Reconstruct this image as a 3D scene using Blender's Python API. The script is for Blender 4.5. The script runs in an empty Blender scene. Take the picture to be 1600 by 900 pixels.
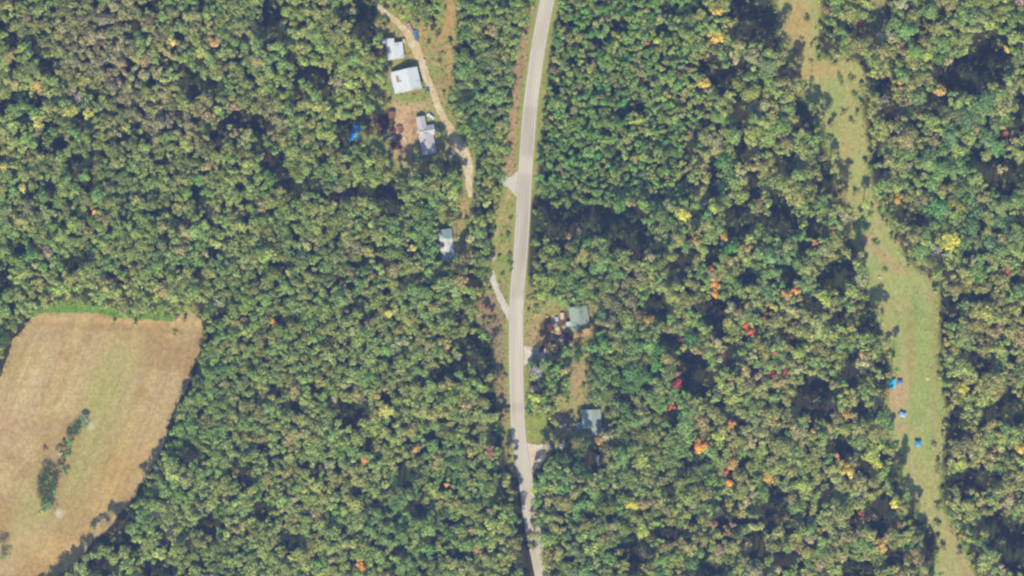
import bpy, math, random
import numpy as np
from mathutils import Vector
random.seed(11)
RNG = np.random.default_rng(11)
R = math.radians
S = 0.35                                   # metres per photo pixel
def wx(px): return (px - 800.0) * S
def wy(py): return (450.0 - py) * S

# ------------------------------------------------------------------ camera, sky, sun, exposure
scene = bpy.context.scene
COL = scene.collection
CAM_H = 1600.0
cam = bpy.data.cameras.new('camera'); camo = bpy.data.objects.new('camera', cam); COL.objects.link(camo)
camo.location = (0, 0, CAM_H); camo.rotation_euler = (0, 0, 0)
cam.sensor_width = 36.0
cam.lens = 36.0 * (CAM_H - 5.0) / (1600 * S)
cam.clip_start = 1.0; cam.clip_end = 60000.0
scene.camera = camo
SUN_EL = 45.0; SUN_AZ = 186.0
w = bpy.data.worlds.new('World'); scene.world = w; w.use_nodes = True
nt = w.node_tree
sky = nt.nodes.new('ShaderNodeTexSky'); sky.sky_type = 'NISHITA'; sky.sun_disc = False
sky.sun_elevation = R(SUN_EL); sky.sun_rotation = R(SUN_AZ); sky.altitude = 100
sky.air_density = 1.0; sky.dust_density = 0.6; sky.ozone_density = 2.5
bg = nt.nodes['Background']; bg.inputs['Strength'].default_value = 0.13
nt.links.new(sky.outputs[0], bg.inputs['Color'])
sl = bpy.data.lights.new('sun', 'SUN'); sl.energy = 4.6; sl.angle = R(0.5); sl.color = (1.0, 0.95, 0.86)
so = bpy.data.objects.new('sun', sl); COL.objects.link(so)
a = R(SUN_AZ - 180)
dv = Vector((math.cos(R(SUN_EL)) * math.sin(a), math.cos(R(SUN_EL)) * math.cos(a), -math.sin(R(SUN_EL))))
so.rotation_euler = dv.to_track_quat('-Z', 'Y').to_euler(); so.location = (0, -200, 300)
scene.view_settings.view_transform = 'Standard'; scene.view_settings.look = 'None'
scene.view_settings.gamma = 1.0; scene.view_settings.exposure = 1.0
scene.view_settings.use_curve_mapping = False
try: scene.cycles.filter_width = 2.4
except Exception: pass

# ------------------------------------------------------------------ colour helpers
K_GROUND = np.array([1.98, 2.0, 2.15])     # what an albedo of 1 lying flat in the sun reads as (linear)
K_LEAF = np.array([.81, .81, .93])
AIR = np.array([0.016, 0.022, 0.046])
def lin(c):
    c = np.asarray(c, float) / 255.0
    return np.where(c <= 0.04045, c / 12.92, ((c + 0.055) / 1.055) ** 2.4)
def alb(c, k=None):
    return np.clip((lin(c) - AIR) / (K_GROUND if k is None else k), 0.006, 0.85)
def albt(c, k=None): return tuple(float(v) for v in alb(c, k))

# ------------------------------------------------------------------ noise (numpy)
_P = np.random.default_rng(5).random((256, 256))
def vnoise(x, y, s, off=0):
    x = np.asarray(x, float) / s + off * 17.3; y = np.asarray(y, float) / s + off * 9.7
    xi = np.floor(x).astype(int); yi = np.floor(y).astype(int); fx = x - xi; fy = y - yi
    fx = fx * fx * (3 - 2 * fx); fy = fy * fy * (3 - 2 * fy)
    A = _P[xi % 256, yi % 256]; B = _P[(xi + 1) % 256, yi % 256]
    Cc = _P[xi % 256, (yi + 1) % 256]; D = _P[(xi + 1) % 256, (yi + 1) % 256]
    return (A * (1 - fx) + B * fx) * (1 - fy) + (Cc * (1 - fx) + D * fx) * fy
def fbm(x, y, s, off=0, oct=4):
    t = 0; a = 1; n = 0
    for k in range(oct):
        t = t + a * vnoise(x, y, s / 2 ** k, off + k); n += a; a *= 0.55
    return t / n
def sm(x, a, b):
    t = np.clip((x - a) / (b - a), 0, 1); return t * t * (3 - 2 * t)
def sdf(px, py, poly):
    """signed distance (photo pixels) to polygon, negative inside"""
    px = np.asarray(px, float); py = np.asarray(py, float)
    d = np.full(px.shape, 1e9); ins = np.zeros(px.shape, bool); n = len(poly)
    for i in range(n):
        x1, y1 = poly[i]; x2, y2 = poly[(i + 1) % n]
        ex, ey = x2 - x1, y2 - y1; L = ex * ex + ey * ey + 1e-9
        t = np.clip(((px - x1) * ex + (py - y1) * ey) / L, 0, 1)
        d = np.minimum(d, np.hypot(px - x1 - t * ex, py - y1 - t * ey))
        c = (y1 > py) != (y2 > py)
        with np.errstate(divide='ignore', invalid='ignore'):
            ins ^= c & (px < (x2 - x1) * (py - y1) / ((y2 - y1) if y2 != y1 else 1e-9) + x1)
    return np.where(ins, -d, d)
def ldist(px, py, line):
    px = np.asarray(px, float); py = np.asarray(py, float); d = np.full(px.shape, 1e9)
    for (x1, y1), (x2, y2) in zip(line[:-1], line[1:]):
        ex, ey = x2 - x1, y2 - y1; L = ex * ex + ey * ey + 1e-9
        t = np.clip(((px - x1) * ex + (py - y1) * ey) / L, 0, 1)
        d = np.minimum(d, np.hypot(px - x1 - t * ex, py - y1 - t * ey))
    return d
def blob(px, py, x, y, rx, ry=None, rot=0):
    ry = ry or rx; c, s = math.cos(R(rot)), math.sin(R(rot))
    dx, dy = px - x, py - y
    return np.exp(-(((dx * c + dy * s) / rx) ** 2 + ((-dx * s + dy * c) / ry) ** 2))

# ------------------------------------------------------------------ the plan of the place (in photo pixels)
ROAD = [(872,-70),(866,-45),(855,0),(844,56),(835.5,112),(828.5,169),(824,225),(820,281),(817,337),(813,400),(808.5,450),
        (806.5,500),(806.5,560),(807.5,620),(810,675),(816,720),(823,760),(828,800),(835,840),(841,870),(847,900),(856,950),(866,1000)]
FIELD = [(-90,700),(-30,610),(0,585),(10,560),(18,530),(34,515),(45,498),(60,490),(100,488),(160,490),(180,497),(240,501),(268,503),(275,490),
         (296,486),(314,498),(318,530),(310,550),(302,570),(297,590),(290,610),(275,632),(265,650),(261,670),(257,690),(248,710),
         (230,740),(215,765),(203,785),(185,802),(175,820),(160,835),(140,850),(125,872),(108,888),(82,903),(30,960),(-90,990)]
MEADOW = [(1214,-80),(1284,-80),(1281,20),(1277,60),(1276,88),(1300,92),(1326,92),(1350,104),(1354,122),(1348,145),(1342,165),(1350,200),
          (1356,240),(1362,300),(1374,330),(1398,360),(1410,392),(1432,424),(1464,436),(1468,470),(1467,570),(1472,600),(1478,650),
          (1475,700),(1470,740),(1472,790),(1486,820),(1508,866),(1526,902),(1560,980),(1450,980),(1458,900),(1466,872),(1470,840),
          (1462,826),(1440,815),(1436,775),(1412,768),(1406,715),(1392,684),(1384,640),(1386,605),(1396,580),(1393,560),(1384,536),
          (1378,510),(1372,470),(1350,446),(1350,400),(1336,372),(1334,335),(1318,310),(1308,270),(1298,240),(1290,200),(1272,170),
          (1254,150),(1248,110),(1226,86),(1218,40)]
YARD = [(592,8),(600,-2),(628,10),(650,28),(668,36),(690,30),(690,0),(694,-60),(712,-60),(713,0),(711,40),(709,100),(708,138),(697,146),(702,170),(718,202),
        (740,232),(748,250),(744,285),(738,322),(736,352),(712,356),(714,318),(724,300),(722,268),(712,250),(690,238),(676,246),
        (655,252),(642,276),(622,280),(618,250),(600,238),(572,226),(560,205),(572,180),(604,166),(606,150),(600,100),(594,60),(586,36)]
VERGE_W = [(833,-60),(836,0),(818,50),(806,95),(797,150),(792,220),(787,268),(783,300),(779,330),(770,375),(764,410),(766,440),(748,462),
           (746,500),(764,520),(774,560),(777,620),(786,680),(794,720),(804,745),(815,740),(800,640),(800,500),(812,380),(822,225),(850,30),(868,-60)]
VERGE_E = [(876,-60),(874,0),(862,60),(854,120),(848,190),(840,250),(834,300),(826,320),(822,420),(826,450),(850,458),(878,472),(886,476),(924,472),
           (926,520),(922,556),(880,560),(850,566),(826,572),(822,640),(850,640),(856,664),(866,690),(850,720),(832,738),(826,720),(800,620),(800,480),(822,225),(850,30),(862,-60)]
HOUSE_LAND = [(681,352),(730,350),(731,410),(690,414)]
HOUSE_LAND2 = [(870,652),(904,628),(946,628),(954,690),(900,700),(866,700)]
GRASSBAND = [(48,492),(70,484),(110,474),(150,478),(200,490),(262,496),(280,486),(300,476),(306,490),(275,502),(160,500),(60,500)]
JUNK1 = [(560,198),(575,182),(596,176),(604,168),(620,168),(634,186),(634,240),(614,238),(600,218),(575,216)]
JUNK2 = [(846,500),(866,488),(884,484),(912,515),(920,524),(914,534),(888,548),(870,556),(848,556),(838,530)]
DRIVE_N = [(585,2),(601,19),(618,32),(634,48),(646,68),(655,90),(665,118),(676,142),(684,165),(696,190),(712,218),(725,242),(731,262),(732,285),(735,308)]
TRACK_N = [(706,-60),(706,0),(702,30),(694,50),(684,64)]
TRACK_N2 = [(704,30),(706,80),(702,120),(694,138)]
DRIVE_S = [(768,424),(771,440),(779,460),(790,482),(802,502)]
TRACK_S = [(800,292),(788,318),(778,350),(773,385),(769,424)]
APRON = [(784,272),(798,276),(812,262),(812,312),(802,302),(794,292),(786,290)]
PAD1 = [(813,540),(830,543),(852,545),(852,560),(834,566),(814,572)]
PAD2 = [(814,690),(834,696),(856,696),(852,716),(842,728),(832,738),(820,730)]
TRACK_E = [(1355,372),(1372,392),(1390,408),(1412,424)]
TRACK_E2 = [(1486,820),(1493,850),(1506,882),(1522,915),(1545,960)]
TRACK_E3 = [(1425,706),(1424,740),(1426,770)]
OPEN = [FIELD, MEADOW, YARD, VERGE_W, VERGE_E]
YARD_SE = [(888,552),(916,556),(918,636),(900,650),(866,655),(862,640),(884,620)]
STRIP = [(1358,4),(1372,-60),(1388,-60),(1384,30),(1376,58),(1362,62)]
OPEN2 = OPEN + [YARD_SE, STRIP, HOUSE_LAND, HOUSE_LAND2, GRASSBAND]

# dark gaps in the canopy: x, y, rx, ry
GAPS = [(553,210,20,20),(585,208,26,17),(600,232,10,10),(566,196,10,8),(588,170,6,4),(10,45,8,10),(28,70,14,10),(58,78,6,18),(80,102,10,12),(28,105,12,8),(62,160,14,12),(15,165,14,12),(150,150,12,8),(130,190,8,15),
(45,190,14,10),(215,48,10,14),(265,103,6,8),(302,130,14,18),(330,140,14,14),(380,188,26,12),(275,180,18,6),(345,210,15,12),(95,220,12,8),
(320,15,10,6),(240,10,12,8),(210,215,20,8),
(427,35,14,35),(445,65,8,10),(460,90,8,12),(495,120,22,14),(510,145,10,14),(465,150,8,18),(540,25,8,14),(575,30,18,38),(590,90,8,14),
(560,45,10,8),(410,200,10,18),(785,10,10,8),(725,75,8,8),(730,150,10,10),(590,145,8,10),
(90,235,16,10),(10,248,14,8),(125,260,14,18),(140,290,14,8),(85,290,10,8),(50,305,12,10),(118,337,8,8),(115,410,16,12),(35,390,12,8),
(58,383,8,6),(10,440,12,14),(178,285,6,6),(230,305,8,8),(200,318,6,10),(240,333,14,8),(262,372,12,10),(315,315,8,18),
(285,350,6,12),(335,398,10,8),(378,268,8,8),(390,345,10,6),(340,230,8,6),(318,430,10,10),(250,255,6,6),(185,435,8,8),(20,413,12,6),(395,390,8,6),
(410,235,14,10),(432,260,12,16),(447,278,12,16),(465,300,12,14),(525,310,16,8),(500,298,8,6),(560,300,18,9),(595,300,24,12),(612,322,14,20),
(665,250,20,14),(655,266,16,12),(700,244,14,18),(705,262,12,10),(417,380,10,8),(440,415,14,8),(565,412,16,8),(607,410,12,8),(535,435,10,8),(655,435,14,12),
(721,388,9,30),(750,330,8,10),(770,360,10,10),(795,408,7,14),(740,440,10,12),(585,375,5,8),
(845,340,17,30),(872,352,20,26),(905,348,30,24),(940,348,30,22),(985,355,20,26),(1010,388,22,18),(975,380,25,12),(835,395,8,10),(1075,295,6,12),
(1113,290,6,30),(1150,345,16,22),(1175,295,10,16),(1185,345,10,10),(1060,410,8,20),(1112,398,8,10),(1160,240,10,12),
(1075,240,8,10),(1090,340,6,14),(1170,435,10,10),(852,268,8,12),
(1278,240,5,20),(1290,275,9,12),(1308,300,6,18),(1285,295,12,12),(1225,260,14,14),(1210,310,12,10),(1220,350,18,18),(1270,360,12,12),
(1327,370,8,25),(1310,420,16,14),(1250,390,8,14),(1230,430,12,12),(1295,435,18,14),(1365,240,10,12),(1370,275,8,8),
(1405,335,8,10),(1430,345,12,12),(1560,275,22,22),(1535,265,12,12),(1520,240,8,16),(1590,340,8,12),(1475,420,6,14),(1515,395,10,8),(1590,440,8,8),
(882,37,8,6),(935,65,10,8),(965,40,12,10),(1040,15,14,8),(1175,30,28,32),(1190,60,12,16),(1110,105,14,14),(1150,110,12,14),(1130,130,10,14),
(1155,170,9,24),(1125,75,10,6),(860,97,4,10),(866,135,8,10),(970,180,8,14),(993,165,14,12),(945,205,8,10),(1030,45,8,8),
(1208,30,12,40),(1280,30,7,35),(1288,60,8,25),(1240,92,8,8),(1230,110,12,14),(1250,170,8,20),(1255,188,12,14),(1285,195,8,16),(1360,75,5,14),
(1355,60,8,14),(1330,45,10,8),(1375,140,12,14),(1385,170,12,20),(1500,120,28,22),(1540,90,22,30),(1455,165,14,16),(1430,45,8,8),(1425,10,10,6),
(1460,20,6,8),(1590,160,10,14),(1585,190,6,14),
(1268,480,8,14),(1366,488,15,24),(1352,512,12,10),(1305,495,12,10),(1228,530,12,8),(1240,455,8,6),(1380,560,12,16),(1330,575,14,20),
(1270,620,22,24),(1340,635,10,10),(1376,612,8,22),(1480,485,12,14),(1510,465,12,8),(1515,560,8,10),(1530,570,10,14),(1575,640,22,18),
(1530,645,10,12),(1490,655,8,14),(1210,780,12,20),(1310,695,14,14),(1345,725,12,14),(1398,737,8,25),(1370,800,12,20),(1428,790,14,20),
(1452,850,13,30),(1395,865,12,12),(1340,890,20,12),(1225,810,10,20),(1220,870,16,12),(1290,765,8,14),(1325,820,8,8),(1500,750,20,10),
(1525,745,18,16),(1550,810,14,14),(1545,832,10,18),(1580,850,22,30),(1515,820,8,8),(1495,680,10,6),
(870,690,20,22),(900,702,25,22),(926,716,9,20),(1045,770,8,10),(1070,730,8,10),(1125,800,8,18),(1040,830,20,10),(900,845,12,8),
(940,807,25,8),(990,860,14,22),(1100,865,6,14),(1110,890,15,10),(1175,850,14,16),(1195,800,10,18),(803,735,9,25),(812,800,9,25),(822,868,11,28),
(1025,480,18,20),(1145,470,16,8),(1110,490,14,16),(1085,585,20,24),(1070,560,10,10),(1050,535,10,10),(1120,515,8,12),(1140,555,8,18),
(1050,650,10,8),(980,620,10,8),(1130,630,6,14),(1150,660,12,8),(840,602,12,12),(852,540,7,18),
(450,500,10,8),(505,530,6,8),(553,475,6,8),(575,490,12,6),(715,495,10,8),(750,508,10,10),(737,540,18,20),(757,562,18,24),(768,592,8,30),(712,572,18,10),
(690,582,16,12),(665,592,10,8),(548,645,18,16),(520,635,8,6),(500,625,8,6),(458,632,14,10),(435,610,8,10),(470,600,6,6),(773,650,6,40),
(410,560,8,6),(615,558,6,8),(405,625,8,10),(690,610,8,6),(410,700,10,8),(570,695,12,10),(635,740,10,22),(655,790,16,12),(520,812,8,10),
(460,842,14,12),(410,795,12,14),(715,815,12,6),(715,860,12,10),(675,840,12,8),(560,830,20,5),(590,785,10,8),(785,722,9,18),(785,775,12,14),
(630,860,8,8),(780,692,12,8),(575,735,14,6),(490,735,10,8),(555,770,8,6),
(295,705,14,14),(368,725,8,10),(225,768,9,12),(205,803,10,12),(190,832,18,18),(150,850,8,10),(165,885,22,12),(250,890,18,12),(330,815,14,12),
(385,745,10,14),(300,845,8,12),(315,480,10,10),(345,490,8,14),(355,515,14,6),(312,560,4,12),(20,452,16,6)]

# trees that stand out: x, y, radius (px), look
SP = [(128,158,11,'bare'),(115,148,7,'bare'),(80,52,7,'lime'),(20,10,9,'yolive'),(62,137,10,'gold'),(110,176,10,'yellow'),(66,193,10,'yellow'),
(135,124,10,'yolive'),(275,68,9,'gold'),(338,68,10,'ochre'),(215,93,8,'yolive'),(143,181,9,'yellow'),(262,127,7,'lime'),(368,167,9,'rose'),(350,181,6,'green'),
(150,60,12,'tan'),(185,112,9,'brown'),(190,45,10,'brown'),(135,35,10,'brown'),(120,75,9,'brown'),(232,190,10,'brown'),(300,195,10,'brown'),(310,165,10,'brown'),
(152,331,5,'orange'),(40,345,11,'yolive'),(40,294,8,'yellow'),(15,264,8,'yellow'),(15,238,10,'yolive'),(325,396,7,'yolive'),(340,380,9,'lime'),
(30,437,9,'lime'),(75,394,12,'rose'),(52,326,11,'brown'),(140,275,10,'green'),(125,213,10,'green'),(368,506,12,'yellow'),(383,500,5,'ochre'),
(440,190,13,'brown'),(526,425,4,'orange'),(583,350,9,'lime'),(647,388,6,'yellow'),(640,440,9,'yolive'),(560,385,10,'brown'),(578,390,10,'yolive'),
(705,305,11,'lime'),(612,488,10,'yellow'),(603,637,12,'yellow'),(524,622,8,'tan'),(592,617,7,'ochre'),(565,626,8,'brown'),(428,500,5,'orange'),(522,455,3.5,'orange'),
(530,661,7,'lime'),(682,645,11,'yolive'),(702,594,8,'yolive'),(735,553,6,'lime'),(700,540,7,'ochre'),(570,717,6,'orange'),(505,732,5,'ochre'),(698,756,5,'orange'),
(565,880,9,'orange'),(605,755,8,'lime'),(418,874,5,'lime'),(650,700,9,'ochre'),(590,700,10,'yolive'),(520,790,7,'lime'),(458,868,7,'lime'),(745,858,8,'ochre'),
(250,805,9,'bare'),(270,826,10,'bare'),(325,795,6,'bare'),(275,741,10,'lime'),(252,862,11,'lime'),(355,830,9,'lime'),(355,780,8,'yolive'),
(945,408,14,'green'),(925,420,12,'green'),(962,428,12,'green'),(905,402,12,'yolive'),(1000,434,13,'brown'),(980,440,10,'brown'),(888,368,6,'rust'),(885,386,7,'rust'),
(905,360,5,'tan'),(1065,335,11,'yellow'),(1110,325,10,'lime'),(1155,272,9,'pale'),(1100,277,8,'yolive'),(1180,322,11,'brown'),(1012,402,9,'tan'),
(1165,388,7,'ochre'),(1125,372,7,'ochre'),(1115,445,9,'orange'),(1110,420,4,'red'),(1078,376,3.5,'crimson'),
(1120,20,10,'gold'),(1115,62,13,'gold'),(1140,40,10,'yolive'),(1100,133,10,'gold'),(1145,93,9,'tan'),(1025,65,8,'lime'),(962,68,8,'lime'),(1025,12,8,'green'),
(1012,68,4,'red'),(1062,115,3.5,'red'),(1005,128,3.5,'orange'),(1045,150,5,'gold'),(870,95,7,'yolive'),(860,184,4.5,'ochre'),(993,190,8,'lime'),
(1343,40,6,'crimson'),(1343,58,5,'crimson'),(1245,117,6,'red'),(1465,28,3.5,'red'),(1402,132,4,'orange'),(1568,212,6,'red'),(1590,5,8,'rose'),
(1480,97,8,'tan'),(1445,90,10,'lime'),(1460,145,9,'ochre'),(1568,80,6,'gold'),(1405,6,10,'pale'),(1385,60,13,'pale'),(1378,160,8,'bare'),(1505,187,18,'bluegreen'),
(1530,160,16,'bluegreen'),(1475,215,14,'bluegreen'),(1480,375,15,'yellow'),(1560,265,7,'tan'),(1350,318,9,'lime'),(1400,312,9,'ochre'),(1440,313,12,'brown'),
(1462,395,11,'bare'),(1270,380,4.5,'red'),(1570,425,5,'red'),(1594,416,3.5,'red'),(1470,268,16,'green'),(1500,265,12,'green'),(1450,285,12,'green'),(1520,330,14,'bluegreen'),
(1560,350,14,'bluegreen'),(1540,380,13,'bluegreen'),
(1348,568,13,'cream'),(1340,553,6,'ochre'),(1230,482,10,'pale'),(1285,472,10,'lime'),(1330,472,8,'rose'),(1208,480,6,'yellow'),(1246,577,11,'pale'),
(1225,627,9,'yolive'),(1300,628,8,'tan'),(1318,645,9,'ochre'),(1205,586,6,'crimson'),(1224,580,5,'crimson'),(1235,525,7,'rust'),(1208,551,3.5,'red'),(1202,661,4,'orange'),
(1265,672,4,'orange'),(1225,460,9,'ochre'),(1308,722,7,'gold'),(1318,733,9,'gold'),(1302,708,4.5,'orange'),(1355,705,14,'lime'),(1372,694,11,'lime'),
(1362,722,10,'yellow'),(1390,781,9,'yellow'),(1265,842,11,'tan'),(1370,846,9,'ochre'),(1280,880,10,'tan'),(1210,886,10,'cream'),(1315,870,8,'cream'),(1283,762,8,'brown'),
(1495,722,11,'lime'),(1520,686,11,'yolive'),(1340,770,7,'bare'),(1340,800,3.5,'red'),(1335,812,5,'rust'),(1400,818,9,'rust'),(1280,830,3.5,'red'),(1222,805,4.5,'rust'),
(1090,696,11,'orange'),(1145,726,11,'ochre'),(1134,735,4.5,'red'),(1138,752,8,'orange'),(1170,690,10,'tan'),(1120,683,10,'lime'),(1197,745,11,'gold'),
(985,785,11,'yellow'),(1005,825,13,'lime'),(1065,800,10,'lime'),(1140,817,5,'rose'),(1130,830,3.5,'red'),(1162,855,12,'tan'),(1120,852,8,'rose'),(1165,780,9,'tan'),
(1172,518,9,'red'),(1163,507,6,'red'),(1193,495,6,'red'),(1062,530,5,'red'),(1057,597,7,'crimson'),(1127,553,6,'crimson'),(1048,634,6,'red'),(1120,533,8,'tan'),
(1185,586,10,'rose'),(1115,578,9,'yolive'),(1140,480,9,'pale'),(1175,556,6,'pale'),(1148,591,8,'yolive'),(1010,500,10,'ochre'),(1138,662,6,'orange'),
(1115,460,7,'orange'),(955,475,13,'brown'),(985,470,12,'brown'),(950,505,12,'brown'),(838,585,9,'bare'),(1040,560,10,'yolive'),(1240,455,7,'orange'),
(1180,620,10,'yolive'),(1560,470,12,'brown'),(1500,610,11,'yellow'),(1520,605,9,'yolive'),(1530,740,5,'tan'),(1560,700,10,'tan'),(1590,700,10,'gold'),(1590,560,9,'yolive'),
(1530,530,9,'brown'),(1570,780,10,'tan'),(760,320,8,'lime'),(678,41,7,'pine'),(712,372,6,'yolive'),(676,368,9,'green'),(676,392,10,'green'),(688,424,10,'dark'),(702,426,9,'dark'),(716,420,9,'yolive'),(733,395,7,'yolive'),(738,372,8,'pale'),
(838,582,9,'bare'),(131,655,6,'bare'),(92,708,4,'bare'),(852,566,9,'green'),(868,575,10,'green'),(845,600,9,'dark'),(862,600,10,'green'),(834,620,9,'lime'),(850,628,9,'green'),(880,578,8,'yolive'),(872,620,8,'yolive'),
(884,598,7,'green'),(832,468,8,'yolive'),(846,462,9,'lime'),(864,464,8,'green'),(836,490,7,'yolive'),(880,470,7,'green'),(925,545,10,'green'),(886,550,8,'green'),(903,552,11,'dark'),
(880,716,11,'dark'),(898,728,12,'dark'),(916,738,11,'dark'),(862,738,11,'green'),(878,742,12,'bluegreen'),(846,742,9,'green'),(836,764,7,'lime'),(839,786,9,'green'),(841,812,9,'green'),(834,836,8,'yolive'),(833,852,8,'brown'),(936,690,8,'ochre'),(948,680,9,'tan'),(915,690,8,'dark'),(905,706,9,'dark'),(888,700,9,'dark'),(872,704,7,'dark'),(884,684,6,'dark'),(8,528,14,'dark'),(735,705,9,'yolive'),(765,590,7,'yolive'),(720,585,7,'green')]
LOOK = {'lime':(154,170,86),'yellow':(182,180,80),'yolive':(148,146,88),'gold':(200,170,84),'ochre':(176,140,88),'orange':(216,146,76),'red':(186,98,82),
'crimson':(170,72,86),'rust':(134,104,82),'rose':(158,130,112),'tan':(164,148,108),'brown':(130,124,84),'green':(108,142,84),'bluegreen':(98,128,90),
'pale':(156,156,124),'cream':(184,172,118),'bare':(168,160,152),'pine':(58,78,62),'dark':(72,94,66)}
WORDS = {'lime':'bright yellow-green','yellow':'greenish yellow','yolive':'yellowish olive','gold':'golden','ochre':'ochre','orange':'orange','red':'red','crimson':'crimson',
'rust':'rusty brown','rose':'dull pinkish','tan':'tan','brown':'brownish','green':'fresh green','bluegreen':'bluish green','pale':'pale grey-green','cream':'pale cream',
'bare':'bare pale grey','pine':'very dark green','dark':'dark green'}

def open_sd(px, py):
    d = np.full(np.shape(px), 1e9)
    for P in OPEN2: d = np.minimum(d, sdf(px, py, P))
    rx_ = np.interp(py, [p[1] for p in ROAD], [p[0] for p in ROAD])
    return np.minimum(d, ldist(px, py, ROAD) - (13 + np.where(np.asarray(px) < rx_, 7, -10) * sm(np.asarray(py, float), 735, 775)))
def forest_colour(px, py):
    """sunlit canopy colour of the wood by place (apparent sRGB)"""
    px = np.asarray(px, float); py = np.asarray(py, float)
    c = np.zeros(px.shape + (3,)); c[...] = (114, 132, 76)
    def mix(col, wgt):
        nonlocal c
        wgt = np.clip(wgt, 0, 1)[..., None]; c = c * (1 - wgt) + np.array(col, float) * wgt
    mix((130, 142, 82), 0.8 * sm(fbm(px, py, 160, 3), 0.45, 0.7))
    mix((100, 124, 78), 0.7 * sm(fbm(px, py, 120, 8), 0.5, 0.7))
    mix((132, 124, 92), blob(px, py, 150, 60, 70, 60) + blob(px, py, 260, 190, 120, 45) * .9 + blob(px, py, 190, 120, 30, 40) + .6 * blob(px, py, 440, 195, 25, 35))
    mix((136, 138, 88), .8 * blob(px, py, 300, 60, 90, 60) + .6 * blob(px, py, 560, 390, 60, 20))
    mix((134, 146, 80), .8 * blob(px, py, 540, 130, 90, 70) + .7 * blob(px, py, 470, 40, 50, 50))
    mix((142, 150, 84), .9 * blob(px, py, 180, 455, 160, 22) + .5 * blob(px, py, 20, 250, 50, 60))
    mix((86, 116, 80), .9 * blob(px, py, 740, 150, 50, 90) * .6)
    mix((106, 132, 74), sm(px, 830, 850) * (1 - sm(px, 1040, 1120)) * (1 - sm(py, 320, 350)))
    mix((130, 140, 82), sm(px, 1060, 1120) * .65)
    mix((98, 130, 86), .9 * blob(px, py, 1530, 330, 80, 90) + .8 * blob(px, py, 1500, 200, 60, 50))
    mix((142, 142, 84), .8 * blob(px, py, 1540, 600, 60, 200) + .7 * blob(px, py, 1340, 740, 60, 60))
    mix((128, 126, 84), .8 * blob(px, py, 960, 490, 50, 40) + .6 * blob(px, py, 960, 720, 70, 40))
    mix((132, 138, 80), .6 * blob(px, py, 1000, 780, 120, 60))
    mix((104, 132, 86), .7 * blob(px, py, 900, 760, 60, 60) + .7 * blob(px, py, 1230, 400, 80, 60))
    return c

# ------------------------------------------------------------------ materials
def new_mat(name):
    m = bpy.data.materials.new(name); m.use_nodes = True
    return m, m.node_tree, m.node_tree.nodes['Principled BSDF']
def leaf_material(name):
    m, t, p = new_mat(name)
    at = t.nodes.new('ShaderNodeAttribute'); at.attribute_name = 'tint'
    geo = t.nodes.new('ShaderNodeNewGeometry')
    nz = t.nodes.new('ShaderNodeTexNoise'); nz.inputs['Scale'].default_value = 1.3; nz.inputs['Detail'].default_value = 2
    t.links.new(geo.outputs['Position'], nz.inputs['Vector'])
    mr = t.nodes.new('ShaderNodeMapRange'); mr.inputs[1].default_value = .3; mr.inputs[2].default_value = .7
    mr.inputs[3].default_value = .65; mr.inputs[4].default_value = 1.3
    t.links.new(nz.outputs['Fac'], mr.inputs[0])
    mx = t.nodes.new('ShaderNodeVectorMath'); mx.operation = 'SCALE'
    t.links.new(at.outputs['Color'], mx.inputs[0]); t.links.new(mr.outputs[0], mx.inputs['Scale'])
    t.links.new(mx.outputs[0], p.inputs['Base Color'])
    p.inputs['Roughness'].default_value = 0.7; p.inputs['Specular IOR Level'].default_value = 0.2
    tr = t.nodes.new('ShaderNodeBsdfTranslucent'); t.links.new(mx.outputs[0], tr.inputs['Color'])
    ms = t.nodes.new('ShaderNodeMixShader'); ms.inputs[0].default_value = 0.22
    t.links.new(p.outputs[0], ms.inputs[1]); t.links.new(tr.outputs[0], ms.inputs[2])
    t.links.new(ms.outputs[0], t.nodes['Material Output'].inputs['Surface'])
    return m
def soil_material(name, scale=0.9, amt=0.22, rough=0.95):
    m, t, p = new_mat(name)
    at = t.nodes.new('ShaderNodeAttribute'); at.attribute_name = 'tint'
    geo = t.nodes.new('ShaderNodeNewGeometry')
    n1 = t.nodes.new('ShaderNodeTexNoise'); n1.inputs['Scale'].default_value = scale; n1.inputs['Detail'].default_value = 5; n1.inputs['Roughness'].default_value = .7
    t.links.new(geo.outputs['Position'], n1.inputs['Vector'])
    mr = t.nodes.new('ShaderNodeMapRange'); mr.inputs[1].default_value = .3; mr.inputs[2].default_value = .7
    mr.inputs[3].default_value = 1 - amt; mr.inputs[4].default_value = 1 + amt
    t.links.new(n1.outputs['Fac'], mr.inputs[0])
    mx = t.nodes.new('ShaderNodeVectorMath'); mx.operation = 'SCALE'
    t.links.new(at.outputs['Color'], mx.inputs[0]); t.links.new(mr.outputs[0], mx.inputs['Scale'])
    t.links.new(mx.outputs[0], p.inputs['Base Color'])
    p.inputs['Roughness'].default_value = rough; p.inputs['Specular IOR Level'].default_value = 0.1
    bp = t.nodes.new('ShaderNodeBump'); bp.inputs['Strength'].default_value = .5; bp.inputs['Distance'].default_value = .25
    t.links.new(n1.outputs['Fac'], bp.inputs['Height']); t.links.new(bp.outputs[0], p.inputs['Normal'])
    return m
_pc = {}
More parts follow.
